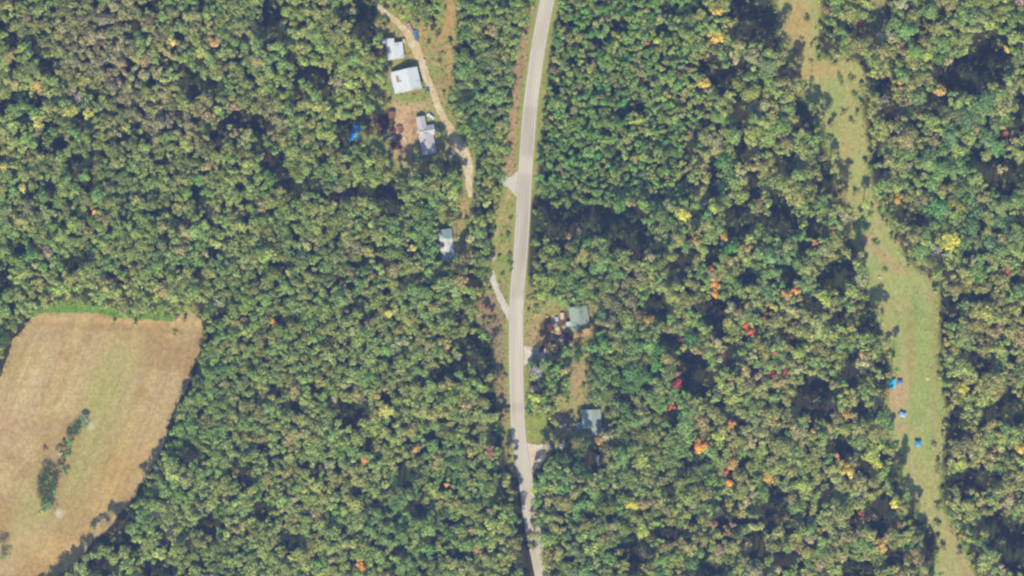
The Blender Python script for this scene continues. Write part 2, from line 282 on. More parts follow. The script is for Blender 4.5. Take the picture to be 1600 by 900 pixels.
def paint(name, col, rough=.6, metal=0, scale=2.0, amt=.12, k=None, spec=.3, second=None, sthr=.6):
    """plain weathered surface; col is apparent sRGB; `second` = stain or painted-shade colour with its own patches"""
    if name in _pc: return _pc[name]
    m, t, p = new_mat(name); c = albt(col, k)
    tc = t.nodes.new('ShaderNodeTexCoord')
    n1 = t.nodes.new('ShaderNodeTexNoise'); n1.inputs['Scale'].default_value = scale; n1.inputs['Detail'].default_value = 6; n1.inputs['Roughness'].default_value = .65
    t.links.new(tc.outputs['Object'], n1.inputs['Vector'])
    cr = t.nodes.new('ShaderNodeValToRGB'); e = cr.color_ramp.elements
    e[0].position = .3; e[0].color = tuple(v * (1 - amt) for v in c) + (1,)
    e[1].position = .7; e[1].color = tuple(min(1, v * (1 + amt)) for v in c) + (1,)
    t.links.new(n1.outputs['Fac'], cr.inputs[0]); src = cr.outputs[0]
    if second is not None:
        n2 = t.nodes.new('ShaderNodeTexNoise'); n2.inputs['Scale'].default_value = scale * .25; n2.inputs['Detail'].default_value = 4
        t.links.new(tc.outputs['Object'], n2.inputs['Vector'])
        mr = t.nodes.new('ShaderNodeMapRange'); mr.inputs[1].default_value = sthr; mr.inputs[2].default_value = sthr + .06
        t.links.new(n2.outputs['Fac'], mr.inputs[0])
        mx = t.nodes.new('ShaderNodeMix'); mx.data_type = 'RGBA'
        t.links.new(mr.outputs[0], mx.inputs['Factor']); t.links.new(src, mx.inputs['A']); mx.inputs['B'].default_value = albt(second, k) + (1,)
        src = mx.outputs['Result']
    t.links.new(src, p.inputs['Base Color'])
    p.inputs['Roughness'].default_value = rough; p.inputs['Metallic'].default_value = metal; p.inputs['Specular IOR Level'].default_value = spec
    _pc[name] = m; return m
LEAF = leaf_material('foliage')
SOIL = soil_material('soil', 0.8, .20)
LITTER = soil_material('leaf_litter', 0.5, .35)
BARK = paint('bark', (120, 104, 88), .9, amt=.3)
GREYBARK = paint('pale_bark', (222, 216, 206), .9, amt=.2)

# ------------------------------------------------------------------ mesh building
def link(name, me, parent=None, loc=None):
    o = bpy.data.objects.new(name, me); COL.objects.link(o)
    if parent is not None: o.parent = parent
    if loc is not None: o.location = loc
    return o
def np_mesh(name, V, nv, tint=None, mats=(), mi=None, smooth=False):
    """V (n,3) vertices used once each, nv vertices per face; tint per face (f,3)"""
    n = len(V); f = n // nv
    me = bpy.data.meshes.new(name)
    me.vertices.add(n); me.vertices.foreach_set('co', np.ascontiguousarray(V, np.float32).ravel())
    me.loops.add(n); me.loops.foreach_set('vertex_index', np.arange(n, dtype=np.int32))
    me.polygons.add(f); me.polygons.foreach_set('loop_start', np.arange(0, n, nv, dtype=np.int32))
    try: me.polygons.foreach_set('loop_total', np.full(f, nv, np.int32))
    except Exception: pass
    for m in mats: me.materials.append(m)
    if mi is not None: me.polygons.foreach_set('material_index', np.asarray(mi, np.int32))
    if tint is not None:
        at = me.attributes.new('tint', 'FLOAT_COLOR', 'FACE')
        C4 = np.ones((f, 4), np.float32); C4[:, :3] = tint; at.data.foreach_set('color', C4.ravel())
    me.update(calc_edges=True); return me
def idx_mesh(name, V, F, tint=None, mats=()):
    """shared-vertex quad grid; tint per vertex"""
    me = bpy.data.meshes.new(name); n = len(V); f = len(F)
    me.vertices.add(n); me.vertices.foreach_set('co', np.ascontiguousarray(V, np.float32).ravel())
    me.loops.add(f * 4); me.loops.foreach_set('vertex_index', np.ascontiguousarray(F, np.int32).ravel())
    me.polygons.add(f); me.polygons.foreach_set('loop_start', np.arange(0, f * 4, 4, dtype=np.int32))
    try: me.polygons.foreach_set('loop_total', np.full(f, 4, np.int32))
    except Exception: pass
    for m in mats: me.materials.append(m)
    if tint is not None:
        at = me.attributes.new('tint', 'FLOAT_COLOR', 'POINT')
        C4 = np.ones((n, 4), np.float32); C4[:, :3] = tint; at.data.foreach_set('color', C4.ravel())
    me.update(calc_edges=True); return me
class MB:
    """collects faces; build() makes ONE mesh object"""
    def __init__(s): s.v = []; s.f = []
    def add(s, vs, fs):
        b = len(s.v); s.v += [tuple(p) for p in vs]; s.f += [tuple(i + b for i in q) for q in fs]; return s
    def box(s, cx, cy, cz, dx, dy, dz, rz=0, taper=1.0, bev=0.0, rx=0, ry=0):
        hx, hy, hz = dx / 2, dy / 2, dz / 2; P = []
        for z, k in ((-hz, 1), (hz, taper)):
            for x, y in ((-hx, -hy), (hx, -hy), (hx, hy), (-hx, hy)): P.append((x * k, y * k, z))
        Q = []
        for x, y, z in P:
            y, z = y * math.cos(rx) - z * math.sin(rx), y * math.sin(rx) + z * math.cos(rx)
            x, z = x * math.cos(ry) + z * math.sin(ry), -x * math.sin(ry) + z * math.cos(ry)
            x, y = x * math.cos(rz) - y * math.sin(rz), x * math.sin(rz) + y * math.cos(rz)
            Q.append((x + cx, y + cy, z + cz))
        return s.add(Q, [(0, 3, 2, 1), (4, 5, 6, 7), (0, 1, 5, 4), (1, 2, 6, 5), (2, 3, 7, 6), (3, 0, 4, 7)])
    def tube(s, p0, p1, r0, r1, n=6):
        p0 = Vector(p0); p1 = Vector(p1); d = (p1 - p0)
        if d.length < 1e-5: return s
        d.normalize(); u = d.orthogonal().normalized(); v = d.cross(u); P = []
        for p, r in ((p0, r0), (p1, r1)):
            for k in range(n):
                a = 2 * math.pi * k / n; P.append(p + u * (r * math.cos(a)) + v * (r * math.sin(a)))
        F = [(k, (k + 1) % n, n + (k + 1) % n, n + k) for k in range(n)] + [tuple(range(n))[::-1], tuple(range(n, 2 * n))]
        return s.add(P, F)
    def prism(s, pts, z0, z1, inset=0):
        n = len(pts); cx = sum(p[0] for p in pts) / n; cy = sum(p[1] for p in pts) / n
        k = 1 - inset
        P = [(x, y, z0) for x, y in pts] + [(cx + (x - cx) * k, cy + (y - cy) * k, z1) for x, y in pts]
        return s.add(P, [tuple(range(n))[::-1], tuple(range(n, 2 * n))] + [(i, (i + 1) % n, n + (i + 1) % n, n + i) for i in range(n)])
    def build(s, name, mat, parent=None, loc=None, label=None, bevel=0, smooth=False):
        me = bpy.data.meshes.new(name); me.from_pydata(s.v, [], s.f); me.materials.append(mat); me.update()
        o = link(name, me, parent, loc)
        if label: o['label'] = label
        if bevel:
            b = o.modifiers.new('bevel', 'BEVEL'); b.width = bevel; b.segments = 2; b.limit_method = 'ANGLE'
        if smooth: me.polygons.foreach_set('use_smooth', [True] * len(me.polygons))
        return o
def thing(name, label, cat, px, py, rz=0, group=None, z=0.0):
    o = bpy.data.objects.new(name, None); COL.objects.link(o)
    o.location = (wx(px), wy(py), z); o.rotation_euler = (0, 0, R(rz)); o.empty_display_size = .5
    o['label'] = label; o['category'] = cat
    if group: o['group'] = group
    return o
def tag(o, label, cat, group=None, kind=None):
    if label: o['label'] = label
    if cat: o['category'] = cat
    if group: o['group'] = group
    if kind: o['kind'] = kind
    return o
def structure(o, label=None):
    o['kind'] = 'structure'
    if label: o['label'] = label
    return o

# ------------------------------------------------------------------ ground sheets
def mixc(c, col, wgt):
    wgt = np.clip(wgt, 0, 1)[..., None]; return c * (1 - wgt) + np.array(col, float) * wgt
def ground_colour(px, py):
    px = np.asarray(px, float); py = np.asarray(py, float)
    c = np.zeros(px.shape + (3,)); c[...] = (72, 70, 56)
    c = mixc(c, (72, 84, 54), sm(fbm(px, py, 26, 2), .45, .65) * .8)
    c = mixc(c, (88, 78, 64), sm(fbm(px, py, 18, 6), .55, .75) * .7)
    # grassy openings blend into the wood floor
    g = np.full(px.shape, 1e9)
    for P in (YARD, VERGE_W, VERGE_E, YARD_SE, STRIP, HOUSE_LAND, HOUSE_LAND2, GRASSBAND): g = np.minimum(g, sdf(px, py, P))
    og = np.maximum(1 - sm(g, -1, 7), 1 - sm(sdf(px, py, MEADOW) + 14 * (fbm(px, py, 20, 7) - .5), 0, 12))
    grass = np.zeros_like(c); grass[...] = (160, 158, 98)
    grass = mixc(grass, (142, 160, 88), sm(fbm(px, py, 34, 4), .45, .62))
    grass = mixc(grass, (182, 160, 112), sm(fbm(px, py, 22, 9), .52, .66) * .7)
    # north yard earth
    grass = mixc(grass, (208, 174, 134), 1.2 * blob(px, py, 632, 195, 26, 28) + .9 * blob(px, py, 622, 225, 16, 24) + .7 * blob(px, py, 650, 165, 26, 10) + .6 * blob(px, py, 640, 262, 12, 16) + .5 * blob(px, py, 618, 160, 10, 10))
    grass = mixc(grass, (196, 164, 110), 1.0 * blob(px, py, 705, 60, 9, 70) + .8 * blob(px, py, 648, 76, 14, 22) + .7 * blob(px, py, 660, 45, 16, 10) + .9 * blob(px, py, 732, 262, 12, 22) + .6 * blob(px, py, 724, 330, 9, 20))
    grass = mixc(grass, (176, 136, 106), .7 * blob(px, py, 696, 128, 12, 14) + .6 * blob(px, py, 684, 75, 10, 8) + .8 * blob(px, py, 644, 190, 8, 12))
    grass = mixc(grass, (92, 72, 62), 1.0 * sm(-sdf(px, py, JUNK1), -3, 5) * sm(fbm(px, py, 9, 3), .38, .5) * (px < 612))
    grass = mixc(grass, (128, 152, 84), .7 * blob(px, py, 645, 152, 22, 6) + .5 * blob(px, py, 736, 200, 30, 40))
    grass = mixc(grass, (118, 158, 78), 1.3 * (1 - sm(sdf(px, py, GRASSBAND), 2, 8)) * (px < 285))
    # west verge
    dr = ldist(px, py, ROAD)
    wv = (1 - sm(sdf(px, py, VERGE_W), -2, 3)) * sm(dr, 15, 21) * (px < 840)
    grass = mixc(grass, (182, 152, 116), wv * (1 - sm(py, 265, 300)) * .95)
    grass = mixc(grass, (166, 134, 110), wv * (1 - sm(py, 100, 240)) * sm(fbm(px, py, 30, 7), .42, .55) * .7)
    grass = mixc(grass, (160, 138, 108), wv * sm(py, 440, 480) * .9)
    grass = mixc(grass, (180, 140, 108), .9 * blob(px, py, 758, 482, 14, 16))
    grass = mixc(grass, (156, 160, 92), (1 - sm(dr, 15, 20)) * .8)
    # east side
    grass = mixc(grass, (186, 158, 122), .9 * blob(px, py, 834, 528, 16, 26) + .6 * blob(px, py, 868, 484, 12, 10) + .8 * blob(px, py, 903, 590, 14, 28) + .5 * blob(px, py, 868, 640, 12, 14))
    grass = mixc(grass, (206, 168, 124), .8 * blob(px, py, 874, 520, 24, 22) + .9 * blob(px, py, 908, 521, 12, 6))
    grass = mixc(grass, (96, 78, 74), sm(-sdf(px, py, JUNK2), -3, 4) * sm(fbm(px, py, 10, 5), .44, .54) * .8)
    grass = mixc(grass, (158, 162, 92), .9 * blob(px, py, 834, 665, 14, 30) + .7 * blob(px, py, 880, 632, 20, 8))
    c = c * (1 - og[..., None]) + grass * og[..., None]
    return c
def field_colour(px, py):
    c = np.zeros(px.shape + (3,)); c[...] = (190, 165, 124)
    u = (px - 160) * .93 + (py - 600) * .37; v = -(px - 160) * .37 + (py - 600) * .93      # rows run down-left
    rows = fbm(u * 1.0, v * .10, 22, 4); rows2 = vnoise(u, v * .05, 5, 7)
    c = mixc(c, (198, 172, 118), sm(rows, .5, .68) * .6)
    c = mixc(c, (172, 140, 98), sm(fbm(px, py, 60, 1), .46, .62) * .7)
    c = mixc(c, (176, 168, 108), 1.0 * blob(px, py, 165, 600, 32, 75, 22) + .85 * blob(px, py, 125, 730, 36, 90, 28) + .5 * blob(px, py, 295, 505, 18, 16) + .7 * blob(px, py, 45, 795, 28, 60, 20) + .45 * blob(px, py, 30, 560, 20, 40, 20))
    c = mixc(c, (206, 186, 138), .7 * blob(px, py, 50, 570, 20, 40, 20) + .7 * blob(px, py, 103, 620, 8, 60, 22) + .6 * blob(px, py, 30, 625, 14, 40, 20))
    c = mixc(c, (200, 166, 108), .8 * blob(px, py, 180, 750, 28, 70, 35) + .6 * blob(px, py, 80, 860, 70, 30))
    c = mixc(c, (186, 142, 114), .4 * blob(px, py, 12, 665, 26, 20) + .4 * blob(px, py, 90, 760, 10, 30))
    c = mixc(c, (216, 206, 182), .9 * blob(px, py, 139, 667, 6, 6) + .8 * blob(px, py, 91, 804, 9, 7))
    c = mixc(c, (206, 172, 118), .7 * np.exp(-((py - 496 - .03 * px) / 6) ** 2))
    c = mixc(c, (174, 140, 98), .5 * np.exp(-((py - 504 - .05 * px) / 4) ** 2) * (px > 50))
    c = mixc(c, (162, 140, 96), sm(rows2, .62, .8) * .3)
    c = c * (0.93 + .16 * vnoise(px, py, 3.2, 2)[..., None])
    return c
def meadow_colour(px, py):
    c = np.zeros(px.shape + (3,)); c[...] = (172, 176, 112)
    c = mixc(c, (180, 170, 114), sm(fbm(px, py, 34, 4), .46, .62) * .7)
    c = mixc(c, (156, 172, 102), sm(fbm(px, py * .35, 24, 8), .5, .64) * .7)
    c = mixc(c, (190, 164, 110), 1.0 * blob(px, py, 1316, 290, 10, 50, -8) + 1.0 * blob(px, py, 1246, 40, 26, 60) + .8 * blob(px, py, 1290, 110, 40, 14) + .6 * blob(px, py, 1322, 220, 12, 40))
    c = mixc(c, (186, 164, 118), 1.0 * np.exp(-(ldist(px, py, TRACK_E) / 8) ** 2) + .9 * np.exp(-(ldist(px, py, TRACK_E2) / 7) ** 2) + .8 * np.exp(-(ldist(px, py, TRACK_E3) / 4) ** 2))
    c = mixc(c, (196, 166, 128), 1.2 * blob(px, py, 1404, 612, 16, 34) + 1.0 * blob(px, py, 1398, 518, 7, 6) + .6 * blob(px, py, 1408, 535, 6, 5) + .9 * blob(px, py, 1402, 672, 18, 6) + .8 * blob(px, py, 1392, 700, 3, 16))
    c = mixc(c, (178, 150, 104), .55 * np.exp(-((px - 1424) / 7) ** 2) * sm(py, 460, 500) * (1 - sm(py, 560, 620)) + .5 * np.exp(-((px - 1462) / 5) ** 2) * sm(py, 430, 460) * (1 - sm(py, 620, 760)))
    c = mixc(c, (128, 156, 88), .7 * blob(px, py, 1400, 545, 10, 16) + .5 * blob(px, py, 1432, 480, 8, 30) + .5 * blob(px, py, 1342, 360, 14, 10))
    c = c * (0.92 + .16 * vnoise(px, py, 3.0, 2)[..., None])
    return c
def tint_of(c): return np.clip((lin(c) - AIR) / K_GROUND, .006, .85)
# the ground: one sheet, fine under the photo, reaching the horizon
xs = np.concatenate([[-25000, -6000, -1500, -600, -400], np.linspace(-330, 330, 771), [400, 600, 1500, 6000, 25000]])
ys = np.concatenate([[-25000, -6000, -1500, -600, -300], np.linspace(-205, 205, 481), [300, 600, 1500, 6000, 25000]])
GX, GY = np.meshgrid(xs, ys); nx, ny = len(xs), len(ys)
PX, PY = GX / S + 800, 450 - GY / S
gc = tint_of(ground_colour(np.clip(PX, -200, 1800), np.clip(PY, -200, 1100)))
V = np.stack([GX.ravel(), GY.ravel(), np.zeros(nx * ny)], 1)
I = (np.arange(ny - 1)[:, None] * nx + np.arange(nx - 1)[None]).ravel()
F = np.stack([I, I + 1, I + 1 + nx, I + nx], 1)
structure(link('ground', idx_mesh('ground', V, F, gc.reshape(-1, 3), [LITTER])), 'leaf-littered woodland ground with grassy yards and verges')
def sheet(name, poly, z, colf, mat, ragged=3.0, step=0.6, label=None):
    xx = np.array([p[0] for p in poly]); yy = np.array([p[1] for p in poly])
    x = np.arange(wx(xx.min() - 6), wx(xx.max() + 6), step); y = np.arange(wy(yy.max() + 6), wy(yy.min() - 6), step)
    X, Y = np.meshgrid(x, y); px, py = X / S + 800, 450 - Y / S
    d = sdf(px, py, poly) + (fbm(px, py, 16, 5) - .5) * ragged * 4 + (vnoise(px, py, 3, 1) - .5) * ragged
    # centres of cells
    dc = (d[:-1, :-1] + d[1:, 1:] + d[:-1, 1:] + d[1:, :-1]) / 4
    n = len(x); J, Ii = np.nonzero(dc < 0); b = J * n + Ii
    F = np.stack([b, b + 1, b + 1 + n, b + n], 1)
    used, inv = np.unique(F, return_inverse=True)
    Vv = np.stack([X.ravel(), Y.ravel(), np.full(X.size, z)], 1)[used]
    tc = tint_of(colf(px.ravel()[used], py.ravel()[used]))
    o = link(name, idx_mesh(name, Vv, inv.reshape(F.shape), tc, [mat])); structure(o, label); return o
sheet('field', FIELD, .03, field_colour, SOIL, 1.2, label='tan mown field with olive green streaks')
sheet('meadow', MEADOW, .03, meadow_colour, SOIL, 4.0, label='long strip of mown olive grass through the eastern wood')
def strip_poly(line, hw):
    L = [Vector(p) for p in line]; l = []; r = []
    for i, p in enumerate(L):
        d = (L[min(i + 1, len(L) - 1)] - L[max(i - 1, 0)]).normalized(); n = Vector((-d.y, d.x))
        h = hw[i] if isinstance(hw, (list, tuple)) else hw
        l.append(tuple(p + n * h)); r.append(tuple(p - n * h))
    return l + r[::-1]
def const(col, amt=.14, sc=10, col2=None):
    def f(px, py):
        c = np.zeros(px.shape + (3,)); c[...] = col
        if col2 is not None: c = mixc(c, col2, sm(fbm(px, py, sc, 3), .45, .6))
        return c * (1 - amt / 2 + amt * vnoise(px, py, 3, 4)[..., None])
    return f
dirtc = const((214, 188, 148), .14, 14, (224, 206, 174))
sheet('gravel_drive', strip_poly(DRIVE_N, [3, 4.4, 4.6, 5.4, 8, 6.5, 5, 4.6, 5, 6, 8, 9, 7.5, 6, 3]), .045, dirtc, SOIL, .9, .45, 'pale dirt drive curving past the northern houses')
sheet('dirt_track', strip_poly(TRACK_N, [5, 5, 4.5, 4, 2]), .05, const((202, 168, 118), .12, 12, (190, 150, 104)), SOIL, 1.2, .45, 'tan dirt track at the top of the photo')
sheet('gravel_drive', strip_poly(DRIVE_S, [4, 4.4, 4.6, 5, 6]), .045, const((212, 206, 194), .1), SOIL, .7, .45, 'pale gravel drive joining the road below the teal-shaded house')
sheet('dirt_track', strip_poly(TRACK_S, [5, 3.6, 3.4, 3.2, 3]), .045, const((188, 164, 118), .2, 8, (160, 158, 98)), SOIL, 1.6, .45, 'worn tan track beside the road in the grass verge')
sheet('drive_apron', APRON, .06, const((214, 204, 190), .08), SOIL, .5, .45, 'pale paved drive mouth on the left side of the road')
sheet('gravel_pad', PAD1, .05, const((214, 196, 172), .14, 7, (226, 218, 204)), SOIL, .8, .45, 'pale gravel pull-in below the green-roofed house')
sheet('gravel_pad', PAD2, .05, const((222, 200, 174), .12, 9, (232, 218, 200)), SOIL, .8, .45, 'pinkish gravel pull-in at the lower drive')
# ---- road
def catmull(P, n=8):
    out = []
    for i in range(1, len(P) - 2):
        p0, p1, p2, p3 = [np.array(q, float) for q in P[i - 1:i + 3]]
        for k in range(n):
            t = k / n
            out.append(.5 * ((2 * p1) + (-p0 + p2) * t + (2 * p0 - 5 * p1 + 4 * p2 - p3) * t * t + (-p0 + 3 * p1 - 3 * p2 + p3) * t ** 3))
    return np.array(out)
RC = catmull([(878, -100)] + ROAD + [(880, 1060)])
RW = np.stack([wx(RC[:, 0]), wy(RC[:, 1])], 1)
RT = np.gradient(RW, axis=0); RT /= np.linalg.norm(RT, axis=1)[:, None]; RN = np.stack([-RT[:, 1], RT[:, 0]], 1)
HW = 3.55
def ribbon(name, offs, z, mat, thick=0.0, gaps=None, zc=None, tintf=None):
    offs = sorted(offs); m = len(offs); n = len(RW)
    Vv = np.zeros((n, m, 3)); jit = np.zeros(n)
    for j, o in enumerate(offs):
        Vv[:, j, :2] = RW + RN * (o)
        Vv[:, j, 2] = z
    F = []
    for i in range(n - 1):
        if gaps is not None and gaps(i): continue
        for j in range(m - 1):
            b = i * m + j; F.append((b, b + 1, b + m + 1, b + m))
    me = bpy.data.meshes.new(name); me.from_pydata(Vv.reshape(-1, 3).tolist(), [], F); me.materials.append(mat); me.update()
    # face up
    o = link(name, me)
    if tintf:
        at = me.attributes.new('tint', 'FLOAT_COLOR', 'POINT'); q = np.ones((n * m, 4), np.float32)
        q[:, :3] = tintf(np.tile(np.array(offs), n), np.repeat(np.arange(n), m)); at.data.foreach_set('color', q.ravel())
    return o
ASPH = soil_material('asphalt', 1.6, .10, .85)
offs = [-HW, -3.0, -2.5, -2.0, -1.5, -1.0, -.5, 0, .5, 1.0, 1.5, 2.0, 2.5, 3.0, HW]
def road_tint(o, i):
    c = np.zeros((len(o), 3)); c[...] = (218, 208, 192)
    tr = np.exp(-((np.abs(o) - 1.0) / .38) ** 2) + np.exp(-((np.abs(o) - 2.5) / .38) ** 2)
    c = mixc(c, (192, 184, 177), tr * .8)
    c = mixc(c, (220, 204, 178), np.exp(-(o / .5) ** 2) * .6)
    c = c * (0.95 + .10 * vnoise(o * 3, i, 6, 3))[:, None] * (1 - .06 * (vnoise(o * 0 + 3, i, 9, 6) > .62))[:, None]
    return tint_of(c)
structure(ribbon('road', offs, .09, ASPH, tintf=road_tint), 'two-lane country road of worn pale grey asphalt')
structure(ribbon('road_shoulder', [-HW - .55, -HW, HW, HW + .55], .075, paint('gravel_shoulder', (188, 176, 150), .95, amt=.2)), 'narrow gravel shoulder under the road edge')
WHITE_LINE = paint('white_road_paint', (222, 216, 208), .7, amt=.15, scale=.8, second=(186, 178, 168), sthr=.58)
YEL_LINE = paint('yellow_road_paint', (206, 182, 120), .7, amt=.15, scale=.8, second=(184, 172, 150), sthr=.54)
structure(ribbon('edge_line', [HW - .42, HW - .12], .095, WHITE_LINE), 'worn white edge line on the road')
structure(ribbon('edge_line', [-HW + .12, -HW + .42], .095, WHITE_LINE), 'worn white edge line on the road')
structure(ribbon('centre_line', [.07, .2], .095, YEL_LINE), 'worn yellow centre line on the road')
structure(ribbon('centre_line', [-.2, -.07], .095, YEL_LINE), 'worn yellow centre line on the road')

# ------------------------------------------------------------------ vegetation
def crown_quads(x, y, r, h, col, rng, depth=.55, leaf=.62, dens=15.0, cone=False, base=None, sat=None):
    """leaf clumps on the lobes of an uneven crown; returns V (n*4,3), tint (n,3)"""
    n = max(36, int(dens * r * r)); nl = int(np.clip(r * 1.9 + rng.integers(1, 4), 4, 13))
    th = rng.random(nl) * 2 * np.pi; rr = r * .80 * np.sqrt(rng.random(nl)); rr[0] = 0
    sa_ = rng.uniform(.72, 1.0); sr_ = rng.random() * np.pi
    lx = rr * np.cos(th) * 1.12; ly = rr * np.sin(th) * sa_; lx, ly = lx * np.cos(sr_) - ly * np.sin(sr_), lx * np.sin(sr_) + ly * np.cos(sr_)
    lr = r * rng.uniform(.32, .55, nl); lr[0] = r * .52
    dz = min(h * depth, r * 2.4)
    if cone: lz = h - lr * .6 - dz * 1.5 * rng.random(nl); k = (h - lz) / (dz * 1.6); lx = lx * k; ly = ly * k; lr = lr * (0.35 + .6 * k)
    else: lz = h - lr * .7 - dz * .26 * (rr / r) ** 1.8 - rng.random(nl) * dz * .13
    wgt = lr ** 2; pick = rng.choice(nl, n, p=wgt / wgt.sum())
    d = rng.normal(size=(n, 3)); d[:, 2] += .6; d /= np.linalg.norm(d, axis=1)[:, None]
    low = rng.random(n) < .12
    rad = lr[pick] * rng.uniform(.70, 1.18, n)
    c = np.stack([lx[pick], ly[pick], lz[pick]], 1) + d * rad[:, None] * np.array([1, 1, .85])
    c[low, 2] -= rng.random(low.sum()) * dz * .5
    c[:, 2] = np.maximum(c[:, 2], .3)
    nrm = d + rng.normal(size=(n, 3)) * .36; nrm /= np.linalg.norm(nrm, axis=1)[:, None]
    t = np.cross(nrm, rng.normal(size=(n, 3))); t /= np.linalg.norm(t, axis=1)[:, None]; b = np.cross(nrm, t)
    s = leaf * rng.uniform(.55, 1.25, n)[:, None] * .5; asp = rng.uniform(.6, 1.0, n)[:, None]
    Q = np.empty((n, 4, 3))
    for k, (sa, sb) in enumerate(((-1, -1), (1, -1), (1, 1), (-1, 1))):
        j = rng.uniform(.6, 1.25, (n, 1)); Q[:, k] = c + t * s * sa * j + b * s * sb * asp * j
    Q[:, 0] -= nrm * s * .25; Q[:, 2] -= nrm * s * .25
    Q[..., 0] += x; Q[..., 1] += y
    lobe_b = rng.uniform(.84, 1.18, nl)[pick]; lt = rng.uniform(.84, 1.18, n) * lobe_b
    gm = float(np.mean(col)); col = gm + (np.asarray(col) * (np.array([1.08, 1.03, .80]) if col[1] >= col[0] * .93 else np.array([1.0, 1.03, .80])) - gm) * (sat or (.84 if col[1] >= col[0] * .93 else .74))
    tint = np.clip(col * lt[:, None] * (1 + rng.normal(size=(n, 3)) * np.array([.07, .03, .07])), .004, .8)
    return Q.reshape(-1, 3), tint
def trunk_mb(r, h, rng, limbs=4):
    m = MB(); lean = rng.uniform(-.5, .5, 2); tr = .06 * r + .08
    p = (0, 0, -.05); top = (lean[0], lean[1], h * .78)
    mid = (lean[0] * .4, lean[1] * .4, h * .42)
    m.tube(p, mid, tr * 1.25, tr * .8); m.tube(mid, top, tr * .8, tr * .3)
    for k in range(limbs):
        a = rng.random() * 6.28; z = h * rng.uniform(.42, .7)
        q = (lean[0] * z / h + math.cos(a) * r * .6, lean[1] * z / h + math.sin(a) * r * .6, z + h * .14)
        m.tube((lean[0] * z / h * .8, lean[1] * z / h * .8, z), q, tr * .4, tr * .12, 5)
    return m
def bare_mb(r, h, rng):
    m = MB(); m.tube((0, 0, -.05), (0, 0, h * .5), .28, .2)
    def br(p, d, L, rad, lev):
        q = p + d * L; m.tube(p, q, rad, rad * .6, 4)
        if lev == 0: return
        for k in range(4 if lev > 1 else 3):
            e = (d + Vector(rng.normal(size=3) * .55)).normalized(); e.z = max(e.z, -.05)
            br(p + d * L * rng.uniform(.5, 1), e, L * rng.uniform(.5, .75), max(rad * .62, .09), lev - 1)
    for k in range(8):
        a = k * .785 + rng.random() * .5; z = h * rng.uniform(.35, .55)
        br(Vector((0, 0, z)), Vector((math.cos(a), math.sin(a), rng.uniform(.35, 1.0))).normalized(), r * .62, .22, 3)
    return m

# ---- where trees stand
def in_gap(px, py, k=1.0):
    m = 1e9
    for gx, gy, rx, ry in GAPS:
        d = ((px - gx) / rx) ** 2 + ((py - gy) / ry) ** 2
        if d < m: m = d
    return m
GA = np.array(GAPS, float); GA[:, 2:] *= np.where(GA[:, :1] > 1040, 1.18, 1.0)
def gapval(px, py): return float(np.min(((px - GA[:, 0]) / GA[:, 2]) ** 2 + ((py - GA[:, 1]) / GA[:, 3]) ** 2))
def boost(px, py):
    """trees standing on the sunward side of a dark gap are tall"""
    dx = np.abs(px - GA[:, 0]) / (GA[:, 2] + 8); dy = (py - GA[:, 1] - GA[:, 3])
    return float(np.max(np.where((dx < 1) & (dy > -6) & (dy < 34), np.minimum(GA[:, 3] / 14, 1.6), 0)))
def young(px, py): return 846 < px < 1095 - 25 * math.sin(py * .03) and py < 318
trees = []          # px, py, r(px), look
cell = {}
def near(px, py, r, k):
    gx, gy = int(px // 30), int(py // 30)
    for i in range(gx - 1, gx + 2):
        for j in range(gy - 1, gy + 2):
            for (qx, qy, qr) in cell.get((i, j), ()):
                if (qx - px) ** 2 + (qy - py) ** 2 < (k * (r + qr)) ** 2: return True
    return False
def put(px, py, r, look):
    trees.append([px, py, r, look]); cell.setdefault((int(px // 30), int(py // 30)), []).append((px, py, r))
for t in SP: put(*t)
# raster of open land for quick tests
ox = np.arange(-90, 1692, 3.0); oy = np.arange(-90, 992, 3.0); OX, OY = np.meshgrid(ox, oy)
OSD = open_sd(OX, OY); FSD = sdf(OX, OY, FIELD)
def osd(px, py): return OSD[int((py + 90) / 3), int((px + 90) / 3)]
prng = random.Random(3)
for rad, tries, kk in (((13, 17.5), 900, .80), ((12, 15), 2600, .78), ((10, 12.5), 9000, .72), ((8, 10.5), 18000, .68), ((6, 8.2), 30000, .66), ((4.2, 6), 60000, .60)):
    for _ in range(tries):
        px = prng.uniform(-75, 1675); py = prng.uniform(-75, 975); r = prng.uniform(*rad)
        yg = young(px, py)
        if yg and r > 8.5: continue
        if not yg and r < 6 and prng.random() < .45: continue
        if (px < 800 or px < 1000 and py < 400) and r > 12.6: continue
        if r > 15 and px < 1150: continue
        o = osd(px, py)
        if FSD[int((py + 90) / 3), int((px + 90) / 3)] < r * 1.05: continue
        if o < r * ((.95 if px > 1200 else .75) if r > 8 else .4): continue
        if gapval(px, py) < (1.0 + r / 22) ** 2 * .95: continue
        if near(px, py, r, kk): continue
        put(px, py, r, None)
def tree_height(px, py, r):
    if young(px, py): base = 6.5 + 3.5 * float(fbm(px, py, 60, 2))
    elif px < 800: base = 13.5 + 5 * float(fbm(px, py, 90, 3))
    else: base = 12.5 + 7 * float(fbm(px, py, 60, 4))
    h = base + (r - 9) * .40 + prng.uniform(-1.4, 1.4) * (.65 if px < 800 else 1.7)
    if not young(px, py): h += 7.0 * boost(px, py)
    else: h += 2.0 * boost(px, py)
    if abs(px - 903) < 2 and abs(py - 552) < 2: h = 19
    if 845 < px < 930 and 705 < py < 755: h = 25
    if 680 < px < 722 and 412 < py < 432: h = 12
    if 40 < px < 240 and sdf(px, py, FIELD) < -25: h = 5
    return max(4.0, h)
